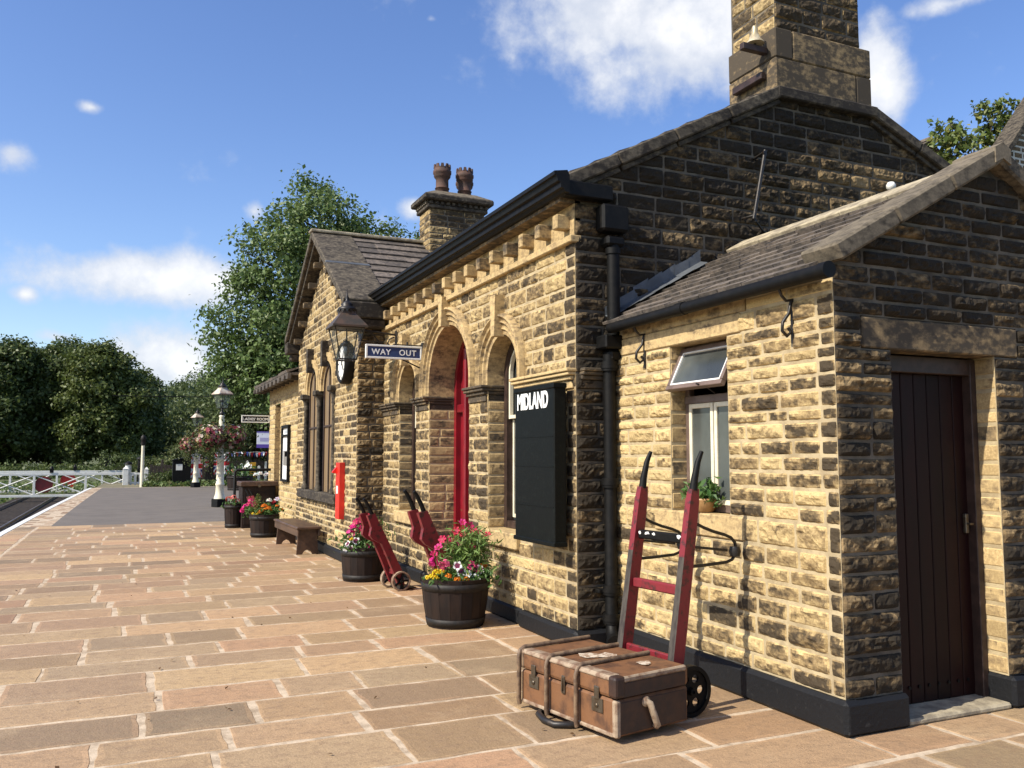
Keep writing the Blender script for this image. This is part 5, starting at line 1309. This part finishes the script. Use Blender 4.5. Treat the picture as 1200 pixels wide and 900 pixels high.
# dark wood at the left: separate trees
GW = 'tall dark trees of the wood beyond the crossing gates'
wood = [(-16, 84, 11.6, 4.6, 'dark broad tree at the far left edge of the wood'), (-9.8, 82, 11.6, 4.4, 'dense dark tree above the left end of the crossing gates'), (-5.2, 84, 11.9, 4.0, 'tall dark tree of the wood over the red gate discs'), (-1.6, 80, 11.4, 3.5, 'tallest lighter-topped tree at the right of the dark wood'), (1.2, 88, 9.9, 2.7, 'rounded tree with ragged edge ending the wood by the open sky'), (-13, 92, 12.2, 4, 'tree showing behind the far left of the wood'), (-6.8, 95, 12.2, 4, 'tree filling the back of the wood in the middle')]
for i, (x, y, h, w, lab) in enumerate(wood):
    bl = []
    for q in range(19):
        t = ((q + .5) / 19) ** .85; zc = h * (.16 + .76 * t); prof_ = math.sin(PI * min(1, .22 + t * .72)) ** .8; ph = q * 2.4 + i
        rr = w * rnd(.24, .42); bl.append((math.cos(ph) * w * prof_ * rnd(.35, .85), math.sin(ph) * w * prof_ * rnd(.3, .75), zc, rr * rnd(.9, 1.3), rr, rr * rnd(.6, .95)))
    bl += [(rnd(-.2, .2) * w, 0, h * .45, w * .6, w * .6, h * .2), (rnd(-.2, .2) * w, 0, h * .7, w * .45, w * .45, h * .14)]
    tree('woodland_tree', lab, (x, y, -.4), bl, 'leaf_dark' if i != 3 else 'leaf_wood', 17 if i < 5 else 9, 105 if i < 5 else 60, .42, .30 if i < 5 else .45, .4, GW)
# undergrowth, far wood on the hillside
P = []
for _ in range(300):
    x = rnd(-22, 4); y = rnd(70, 78); P.append(np.random.normal(size=(150, 3)) * np.array([[.8, .6, .3]]) + np.array([[x, y, rnd(-.4, .3)]]))
struct(leaf_mesh('undergrowth', np.concatenate(P), .2, M['leaf_dark'], None), 'stuff')
P = []
def hz(x, y): return -1.0 + 1.4 + max(0, y - 95) * .13 * (1 / (1 + math.exp(-(x - 2) / 6)))
for _ in range(330):
    y = rnd(92, 190); x = 1 + rnd(0, 1) * (y * .2) + (y - 92) * .02; zc = hz(x, y) + rnd(2.4, 5.6); r = rnd(1.8, 3.1)
    d = np.random.normal(size=(380, 3)); d /= np.linalg.norm(d, axis=1, keepdims=True)
    P.append(np.array([[x, y, zc]]) + d * np.random.uniform(.6, 1.1, (380, 1)) * np.array([[r, r, r * 1.15]]))
struct(leaf_mesh('far_wood', np.concatenate(P), .45, M['leaf_mid'], None), 'stuff')
# shrubs along the verge behind the fence
GS = 'shrubs along the verge at the end of the platform'
sh = [(1.7, 47.2, .55, .8, 'leaf_dark', 'low dark bush in front of the picket opening'), (1.4, 53, 1.0, 1.1, 'leaf_bush', 'yellowish bush on the bank behind the dark fence'), (3.2, 52, 1.5, 1.3, 'leaf_bush', 'sunlit bush behind the black cabinet'), (4.6, 53.5, 2.0, 1.5, 'leaf_mid', 'tall grey-green bush behind the lamp post farther off'), (6.2, 54, 2.3, 1.5, 'leaf_mid', 'bush behind the left of the bunting'), (8.0, 54, 2.4, 1.5, 'leaf_mid', 'bush behind the right of the bunting'), (-.2, 58, 1.2, 1.5, 'leaf_dark', 'dark bush behind the white gate posts')]
for x, y, zc, r, mm_, lab in sh:
    o = thing('shrub', lab, 'shrub', (x, y, 0), 0, GS)
    Pq, Oq = crown_points([(0, 0, zc * .7, r, r * .8, zc * .75), (r * .5, 0, zc * .9, r * .5, r * .5, zc * .4)], 30, 70, .16)
    leaf_mesh('shrub_leaves', Pq, .11, M[mm_], o, Oq)
    b = MB()
    for k in range(4): b.tube([(0, 0, -.1), (rnd(-.3, .3) * r, rnd(-.2, .2), zc * .5), (rnd(-.6, .6) * r, rnd(-.3, .3), zc)], [.04, .03, .01], 5)
    b.build('shrub_stems', M['bark'], o)
# behind the extension at the top right: old cottage roof, dark stone house, leafy bush between them
o = thing('cottage', 'old cottage with a mossy stone roof peeping over the extension gable', 'cottage', (17.05, 14.0, 0))
b = MB(); b.box(-1.0, 4.5, .2, 6, -1, 8.0, 0, tone=(.4, .55, .5)); b.prism([(-1.0, 8.0), (1.2, 8.0), (0, 8.72)], 1, .2, 4, tone=(.4, .55, .5)); b.build('cottage_wall', M['oldstone'], o)
b = MB(); slates(b, (-1.3, 5, 8.0), (-1.3, 0, 8.0), (0, 5, 8.9), (0, 0, 8.9), 6, 10); slates(b, (1.35, 0, 8.0), (1.35, 5, 8.0), (0, 0, 8.9), (0, 5, 8.9), 6, 10); slates(b, (.9, .9, 8.0), (4.8, .9, 8.0), (.9, 4, 9.2), (4.8, 4, 9.2), 8, 12, .03)
b.box(-.07, .07, -.05, 5, 8.88, 8.97, .02, tone=(.8, .5, .5)); b.build('cottage_roof', M['slate'], o)
o = thing('stone_house', 'dark stone house gable with bright white pointing at the right edge', 'house', (15.95, 11.6, 0))
ms, mm = MB(), MB()
stone_wall(ms, mm, FY(0), rows_(4.5, 9.6, .13), lambda v: (max(.0, (v - 7.2) / 1.16), 6), None, relief=.02, res=.08, soot=lambda u, v: .62, lmin=.16, lmax=.36, gap=.032)
b = MB(); b.box(.3, 6, .05, 6, -1, 7.0); w = b.build('house_wall', M['mortar'], o); ms.build('house_stones', M['brick'], o)
M['whitepoint'] = mat('white_pointing', (.62, .58, .5), .9, (.5, .46, .4), 8)
mm.build('house_pointing', M['whitepoint'], o)
b = MB(); Mx = Matrix.Translation((-.16, 0, 7.12)) @ Matrix.Rotation(-math.atan(1.16), 4, 'Y'); b.box(0, 4.5, -.15, .35, .0, .12, .01, M=Mx, tone=(.3, .7, .5)); b.build('house_verge', M['oldstone'], o)
tree('leafy_bush', 'sunlit yellow-green bush growing over the cottage roof at the upper right', (16.55, 12.6, 0), [(-.6, 0, 7.9, .75, .6, .45), (.1, 0, 8.05, .6, .5, .4), (-.55, 0, 8.55, .35, .4, .28), (.75, 0, 8.8, .4, .4, .55), (1.15, 0, 9.05, .45, .4, .45), (1.35, 0, 8.5, .4, .4, .5), (.2, 0, 7.6, .9, .5, .35)], 'leaf_yellow', 70, 24, .09, .12, .07, None, 'bush', 7.6)

# ================================================================== crossing gates, posts, fence, flags
def cross_gate(label, loc, rz, nbay, disc, bay=2.42, dark=False):
    o = thing('crossing_gate', label, 'gate', loc, rz, 'white level crossing gates')
    L = nbay * bay; z0, z1 = -1.0, .12
    b = MB(); b.box(-L, 0, -.05, .05, z1 - .06, z1 + .07, .008); b.build('top_rail', M['white'], o)
    b = MB(); b.box(-L, 0, -.05, .05, z0 - .06, z0 + .06, .008); b.build('bottom_rail', M['white'], o)
    for i in range(nbay + 1):
        b = MB(); b.box(-i * bay - .055, -i * bay + .055, -.045, .045, z0 + .06, z1 - .06, .006); b.build('gate_upright', M['white'], o)
    for i in range(nbay):
        for a, c in ((z0 + .07, z1 - .07), (z1 - .07, z0 + .07)):
            b = MB(); b.tube([(-i * bay - .06, .012 if a < c else -.012, a), (-(i + 1) * bay + .06, .012 if a < c else -.012, c)], .036, 6); b.build('gate_brace', M['white'], o)
    b = MB(); x = disc; b.lathe([(.001, -.0), (.43, 0), (.43, .03), (.001, .03)], 28, Matrix.Translation((x, .13, (z0 + z1) / 2 + .02)) @ Matrix.Rotation(R(90), 4, 'X'), smooth=False)
    b.build('target_disc', M['discred' if dark else 'redbright'], o)
    b = MB(); b.box(-.09, .09, -.09, .09, z1 + .08, z1 + .30, .01, M=Matrix.Translation((x + .35, 0, 0))); b.lathe([(.10, 0), (.06, .07), (.05, .1), (.02, .14)], 10, Matrix.Translation((x + .35, 0, z1 + .30))); b.build('gate_lamp', M['black'], o)
    return o
M['discred'] = mat('faded_red_disc', (.22, .02, .02), .6, (.16, .02, .02), 5)
cross_gate('nearer white crossing gate with a dull red disc, reaching to the platform end', (.55, 51.5, .40), R(0), 4, -4.4, dark=True)
cross_gate('farther white crossing gate with a bright red disc, behind the nearer one', (1.2, 57.5, .42), R(-3), 4, -4.25)
for x, y, z, w, lab in ((.05, 49, .82, .13, 'broad white square gate post ending the crossing gates'), (1.05, 49.2, .78, .09, 'slim white square post at the right end of the picket')):
    o = thing('gate_post', lab, 'post', (x, y, 0))
    b = MB(); b.box(-w, w, -w, w, -1.0, z, .012); b.build('post_shaft', M['white'], o)
    b = MB(); frustum(b, -w * 1.1, w * 1.1, -w * 1.1, w * 1.1, z, -.02, .02, -.02, .02, z + .12); b.build('post_cap', M['white'], o)
o = thing('picket_wicket', 'little white picket wicket between two white posts', 'gate', (.55, 49.1, 0))
for i in range(3):
    b = MB(); b.box(-.25 + i * .22 - .05, -.25 + i * .22 + .05, -.015, .015, -.2, .55, .004); b.build('picket', M['white'], o)
b = MB(); b.box(-.36, .40, .016, .05, .05, .14); b.box(-.36, .40, .016, .05, .52, .62); b.build('picket_rail', M['white'], o)
for x, y, h, lab in ((.18, 50.6, 1.02, 'stout white post with a black cap behind the broad gate post'), (.78, 50.8, 1.30, 'black capped post lamp behind the white wicket')):
    o = thing('capped_post', lab, 'post', (x, y, 0))
    m_ = 'white' if h < 1.2 else 'black'
    b = MB(); b.lathe([(.16, -1), (.16, h)], 14); b.build('post_shaft', M[m_], o)
    b = MB(); b.lathe([(.22, h), (.22, h + .04), (.17, h + .10), (.06, h + .16), (.02, h + .2)], 14); b.build('post_cap', M['black'], o)
o = thing('signal_post', 'tall slim cream post with a dark red and black top by the platform end', 'post', (.78, 45.4, 0))
b = MB(); b.lathe([(.10, -.1), (.09, .5), (.075, 2.0)], 12); b.build('post_shaft', M['cream'], o)
b = MB(); b.lathe([(.10, 2.0), (.12, 2.08), (.10, 2.22), (.13, 2.25), (.11, 2.42), (.03, 2.5)], 12); b.build('post_top', M['hoop'], o)
o = thing('cabinet', 'tall black sloping-topped cabinet with a square white notice', 'cabinet', (2.6, 46.3, 0))
b = MB(); b.prism([(-.42, 0), (.42, 0), (.42, 1.42), (-.42, 1.24)], 1, -.34, .4); b.build('cabinet_body', M['black'], o)
b = MB(); b.box(-.47, .47, -.4, .45, 0, .05, .01, M=Matrix.Translation((0, 0, 1.34)) @ Matrix.Rotation(R(-12), 4, 'Y')); b.build('cabinet_lid', M['black'], o)
b = MB(); b.box(-.28, .02, -.352, -.342, .78, 1.08); b.build('white_notice', M['white'], o)
# dark fence with posts behind, carrying flags
o = thing('board_fence', 'dark board fence at the end of the tarmac', 'fence', (5, 48.8, 0))
x = -3.8
b = MB()
while x < 4.6: 
    b.box(x, x + .15, -.02, .02, -.05, rnd(.95, 1.08) + (.25 if x > -1 else 0), .004, tone=(random.random(), .5, .5)); x += .17
b.box(-3.8, 4.6, .021, .07, .25, .33); b.box(-3.8, 4.6, .021, .07, .85, .93); b.build('fence_boards', M['fencewood'], o)
for px_ in (-3.2, -1.6, 0, 1.6, 3.2):
    b = MB(); b.box(px_ - .06, px_ + .06, .08, .2, -.1, 1.3, .01); b.build('fence_post', M['fencewood'], o)
cols = {'r': (.55, .02, .03), 'w': (.8, .8, .8), 'b': (.015, .03, .2)}
def union_flag(label, loc, rz, w, h):
    o = thing('union_flag', label, 'flag', loc, rz, 'union flags on the dark fence')
    b = MB(); N, Mh_ = 30, 20
    def col(u, v):
        a, c = abs(u - .5) * w, abs(v - .5) * h
        if a < h * .1 or c < h * .1: return cols['r']
        if a < h * .167 or c < h * .167: return cols['w']
        d = abs(abs(u - .5) * h * w - abs(v - .5) * w * h) / math.hypot(w, h)
        if d < h * .035: return cols['r']
        if d < h * .1: return cols['w']
        return cols['b']
    for i in range(N):
        for j in range(Mh_):
            q = lambda a, c: V((a / N - .5) * w, .03 * math.sin(a * .5) + .02 * math.sin(c * .4 + a * .2), (c / Mh_ - 1) * h)
            b.add([q(i, j), q(i + 1, j), q(i + 1, j + 1), q(i, j + 1)], [(0, 1, 2, 3)], tone=col((i + .5) / N, (j + .5) / Mh_))
    b.build('flag_cloth', M['print'], o); b = MB(); b.tube([(-w / 2, .02, .01), (w / 2, .02, .01)], .012, 6); b.build('flag_rail', M['white'], o)
    return o
union_flag('upright hanging union flag just right of the nearer lamp post', (4.72, 48.6, 1.66), 0, .78, 1.15)
union_flag('draped union flag half hidden by the farther lamp post', (3.45, 48.5, 1.55), R(35), .8, 1.2)
union_flag('white looking gathered union flag between the two lamp posts', (4.0, 48.6, 1.4), R(70), .9, .5)
o = thing('bunting', 'string of red white and blue triangular bunting across the dark fence', 'bunting', (6.4, 48.0, 1.62))
b = MB(); b.tube([(-1.5, 0, .12), (-.7, 0, .02), (0, 0, .08), (.8, 0, .02), (1.5, 0, .1)], .01, 5); b.build('bunting_string', M['white'], o)
protos = {}
for i in range(24):
    x = -1.45 + i * .125; z = .06 - .03 * math.sin(i * .7); cc = 'wrb'[i % 3]
    if cc not in protos:
        b = MB(); b.add([(-.075, 0, 0), (.075, 0, 0), (0, -.02, -.26)], [(0, 1, 2)], tone=cols[cc]); b.add([(-.04, -.005, -.1), (.04, -.005, -.1), (.02, -.012, -.16), (-.02, -.012, -.16)], [(0, 1, 2, 3)], tone=cols['w' if cc != 'w' else 'r'])
        p = b.build('pennant', M['print'], o); protos[cc] = p
    else: p = protos[cc].copy(); COL.objects.link(p); p.parent = o
    p.location = (x, 0, z); p.rotation_euler = (rnd(-.3, .3), rnd(-.2, .2), rnd(-.5, .5))
for i, (x, w, h, m_, lab) in enumerate(((5.35, .07, .95, 'white', 'first white picket stake below the bunting, beside the upright flag'), (5.72, .08, 1.1, 'white', 'white stake left of the yellow panel'), (6.02, .06, 1.25, 'white', 'thin tall white stake touching the yellow panel'), (6.62, .07, .98, 'white', 'white stake just right of the yellow panel'), (7.0, .08, 1.2, 'white', 'white stake third from the wall end below the bunting'), (7.75, .12, 1.1, 'white', 'broad white stake nearest the station wall'))):
    o = thing('white_stake', lab, 'stake', (x, 48.3, 0), 0, 'white stakes below the bunting')
    b = MB(); b.prism([(-w, 0), (w, 0), (w, h - .06), (0, h), (-w, h - .06)], 1, -.02, .02); b.build('stake_board', M[m_], o)
M['yellow'] = mat('orange_yellow_panel', (.65, .33, .02), .6)
o = thing('yellow_panel', 'small orange-yellow upright panel among the white stakes', 'panel', (6.28, 48.2, .35)); b = MB(); b.box(-.17, .17, -.02, .02, 0, .78, .01); b.build('panel_board', M['yellow'], o); b = MB(); b.box(-.03, .03, .021, .06, -.35, .7); b.build('panel_stake', M['fencewood'], o)
o = thing('notice_pole', 'white and purple sheet notice on a dark pole beyond the low block', 'sign', (4.3, 30.0, 0))
b = MB(); b.tube([(.1, .03, 0), (.1, .03, 2.35)], .03, 8); b.build('notice_post', M['black'], o)
b = MB(); b.box(-.28, .2, -.02, .0, 1.78, 2.30, 0, tone=(.82, .82, .84)); b.box(-.285, .205, -.024, -.018, 1.76, 1.88, 0, tone=(.12, .07, .35)); b.box(-.285, .205, -.024, -.018, 2.27, 2.31, 0, tone=(.16, .12, .4)); b.box(-.18, .1, -.0225, -.0205, 1.98, 2.1, 0, tone=(.45, .42, .6)); b.build('notice_sheet', M['print'], o)
o = thing('overhead_wire', 'thin dark wire crossing the sky above the hillside trees', 'wire', (2, 70, 0)); b = MB(); b.tube([(-3, 0, 5.9), (3, 0, 5.98), (8, 0, 6.2), (14, 0, 6.6)], .035, 5); b.build('wire_strand', M['black'], o)
# dark lineside signal edge at the far left of the frame
# tufts of grass along the verge and track side
gp = []
for _ in range(2600):
    x = rnd(.8, 9); y = 45.05 + abs(random.gauss(0, 1.2)); gp.append((x, y, rnd(0, .28) * rnd(.3, 1)))
for _ in range(5200):
    x = rnd(-12, -5.6) if random.random() < .6 else rnd(-2.8, -2.2); y = rnd(30, 56); gp.append((x, y, -.95 + rnd(0, .14)))
for _ in range(5000): gp.append((rnd(-14, 3), rnd(54, 64), -.6 + rnd(0, .5)))
struct(leaf_mesh('grass', np.array(gp), .16, M['grass'], None, None, .9), 'stuff')
# a few fallen leaves on the flags
lv = [(rnd(-1.2, 3.1), rnd(4, 14), .012) for _ in range(70)] + [(rnd(2.9, 3.15), rnd(7, 11), .012) for _ in range(40)]
M['deadleaf'] = leaf_mat('dry_leaves', (.10, .055, .025), (.16, .09, .035), (.2, .14, .05))
struct(leaf_mesh('fallen_leaves', np.array(lv), .028, M['deadleaf'], None, None, 3), 'stuff')

# ================================================================== light, sky, camera
EL, AZ = R(43), (-math.cos(R(9.5)), -math.sin(R(9.5)))
to = V(AZ[0] * math.cos(EL), AZ[1] * math.cos(EL), math.sin(EL))
sd = bpy.data.lights.new('Sun', 'SUN'); sd.energy = 4.7; sd.angle = R(.53); sd.color = (1, .93, .80)
so = bpy.data.objects.new('Sun', sd); COL.objects.link(so); so.rotation_euler = to.to_track_quat('Z', 'Y').to_euler()
w = bpy.data.worlds.new('World'); S.world = w; w.use_nodes = True; nt = w.node_tree
bg = nt.nodes['Background']
sky = nt.nodes.new('ShaderNodeTexSky'); sky.sky_type = 'NISHITA'; sky.sun_disc = False; sky.sun_elevation = EL; sky.sun_rotation = math.atan2(to.x, to.y)
sky.altitude = 150; sky.air_density = 1.0; sky.dust_density = .95; sky.ozone_density = 1.6
tc = nt.nodes.new('ShaderNodeTexCoord').outputs['Generated']
CL = [((0.4514, 0.7554, 0.475), 0.095, 0.06, 1.35), ((0.5341, 0.729, 0.4404), 0.110, 0.070, 1.3), ((0.4087, 0.7804, 0.4732), 0.06, 0.035, .9), ((0.49, 0.75, 0.43), 0.07, 0.035, .9), ((0.6889, 0.6182, 0.3785), 0.03, 0.06, 1.1), ((0.7173, 0.5451, 0.4339), 0.129, 0.02, .45), ((0.0087, 0.9816, 0.1908), 0.110, 0.032, 1.15), ((0.0414, 0.9941, 0.0999), 0.085, 0.045, 1.2), ((-0.0337, 0.9929, 0.1144), 0.035, 0.02, .6), ((-0.1103, 0.9488, 0.296), 0.034, 0.030, .9), ((-0.042, 0.9367, 0.3477), 0.024, 0.012, .75), ((0.1197, 0.9567, 0.2655), 0.022, 0.020, .8), ((0.2884, 0.9164, 0.2777), 0.022, 0.018, .9), ((-0.0969, 0.9821, 0.1617), 0.022, 0.016, .65), ((0.2814, 0.8403, 0.4633), 0.022, 0.012, .3), ((-0.0654, 0.9905, 0.1212), 0.04, 0.014, .6), ((0.0813, 0.9786, 0.1889), 0.05, 0.024, .9),
      ((-.7, .5, .35), .3, .09, 1), ((-.9, -.2, .4), .25, .08, 1), ((.3, -.8, .4), .3, .1, 1), ((.9, .1, .3), .25, .08, 1)]
fac = None
nz1 = noise_(nt, tc, 9, 9, .58); nz2 = noise_(nt, tc, 26, 6, .6)
def dotc(vec, d):
    n = nt.nodes.new('ShaderNodeVectorMath'); n.operation = 'DOT_PRODUCT'; nt.links.new(vec, n.inputs[0]); n.inputs[1].default_value = tuple(d); return n.outputs['Value']
for d, wd, hd, k_ in CL:
    d = Vector(d).normalized(); rt = d.cross(V(0, 0, 1)).normalized(); up = rt.cross(d)
    a = math_(nt, 'MULTIPLY', dotc(tc, rt), 1 / wd); c = math_(nt, 'MULTIPLY', dotc(tc, up), 1 / hd)
    r2 = math_(nt, 'ADD', math_(nt, 'MULTIPLY', a, a), math_(nt, 'MULTIPLY', c, c))
    g = math_(nt, 'MULTIPLY', math_(nt, 'SUBTRACT', k_ + .2, math_(nt, 'SQRT', r2)), smooth(nt, dotc(tc, d), .2, .5))
    fac = g if fac is None else math_(nt, 'MAXIMUM', fac, g)
dens = math_(nt, 'ADD', math_(nt, 'MULTIPLY', math_(nt, 'MAXIMUM', fac, -.9), 1.25), math_(nt, 'ADD', math_(nt, 'MULTIPLY', math_(nt, 'SUBTRACT', nz1, .5), 2.7), math_(nt, 'MULTIPLY', math_(nt, 'SUBTRACT', nz2, .5), 1.0)))
cf = math_(nt, 'MULTIPLY', smooth(nt, dens, .30, 1.25), .92)
shade = smooth(nt, nz1, .34, .6)
ccol = mixc(nt, math_(nt, 'MULTIPLY', shade, smooth(nt, dens, .6, 1.9)), (3.9, 4.2, 4.8), (6.3, 6.25, 6.2))
hs_ = nt.nodes.new('ShaderNodeHueSaturation'); hs_.inputs['Saturation'].default_value = 1.19; hs_.inputs['Value'].default_value = 1.14; hs_.inputs['Hue'].default_value = .512; nt.links.new(sky.outputs[0], hs_.inputs['Color'])
out = mixc(nt, cf, hs_.outputs[0], ccol)
nt.links.new(out, bg.inputs['Color']); bg.inputs['Strength'].default_value = .12
cd = bpy.data.cameras.new('Camera'); cd.sensor_width = 36; cd.lens = 36 * 1010 / 1200; cd.clip_end = 2000; cd.clip_start = .05
co_ = bpy.data.objects.new('Camera', cd); COL.objects.link(co_); co_.location = (0, 0, 1.5); co_.rotation_euler = (R(94.75), 0, R(-24.1))
S.camera = co_
S.view_settings.view_transform = 'Standard'; S.view_settings.look = 'None'; S.view_settings.exposure = .60; S.view_settings.gamma = 1
try: S.view_settings.use_curve_mapping = False
except Exception: pass
S.cycles.max_bounces = 6; S.cycles.transparent_max_bounces = 8
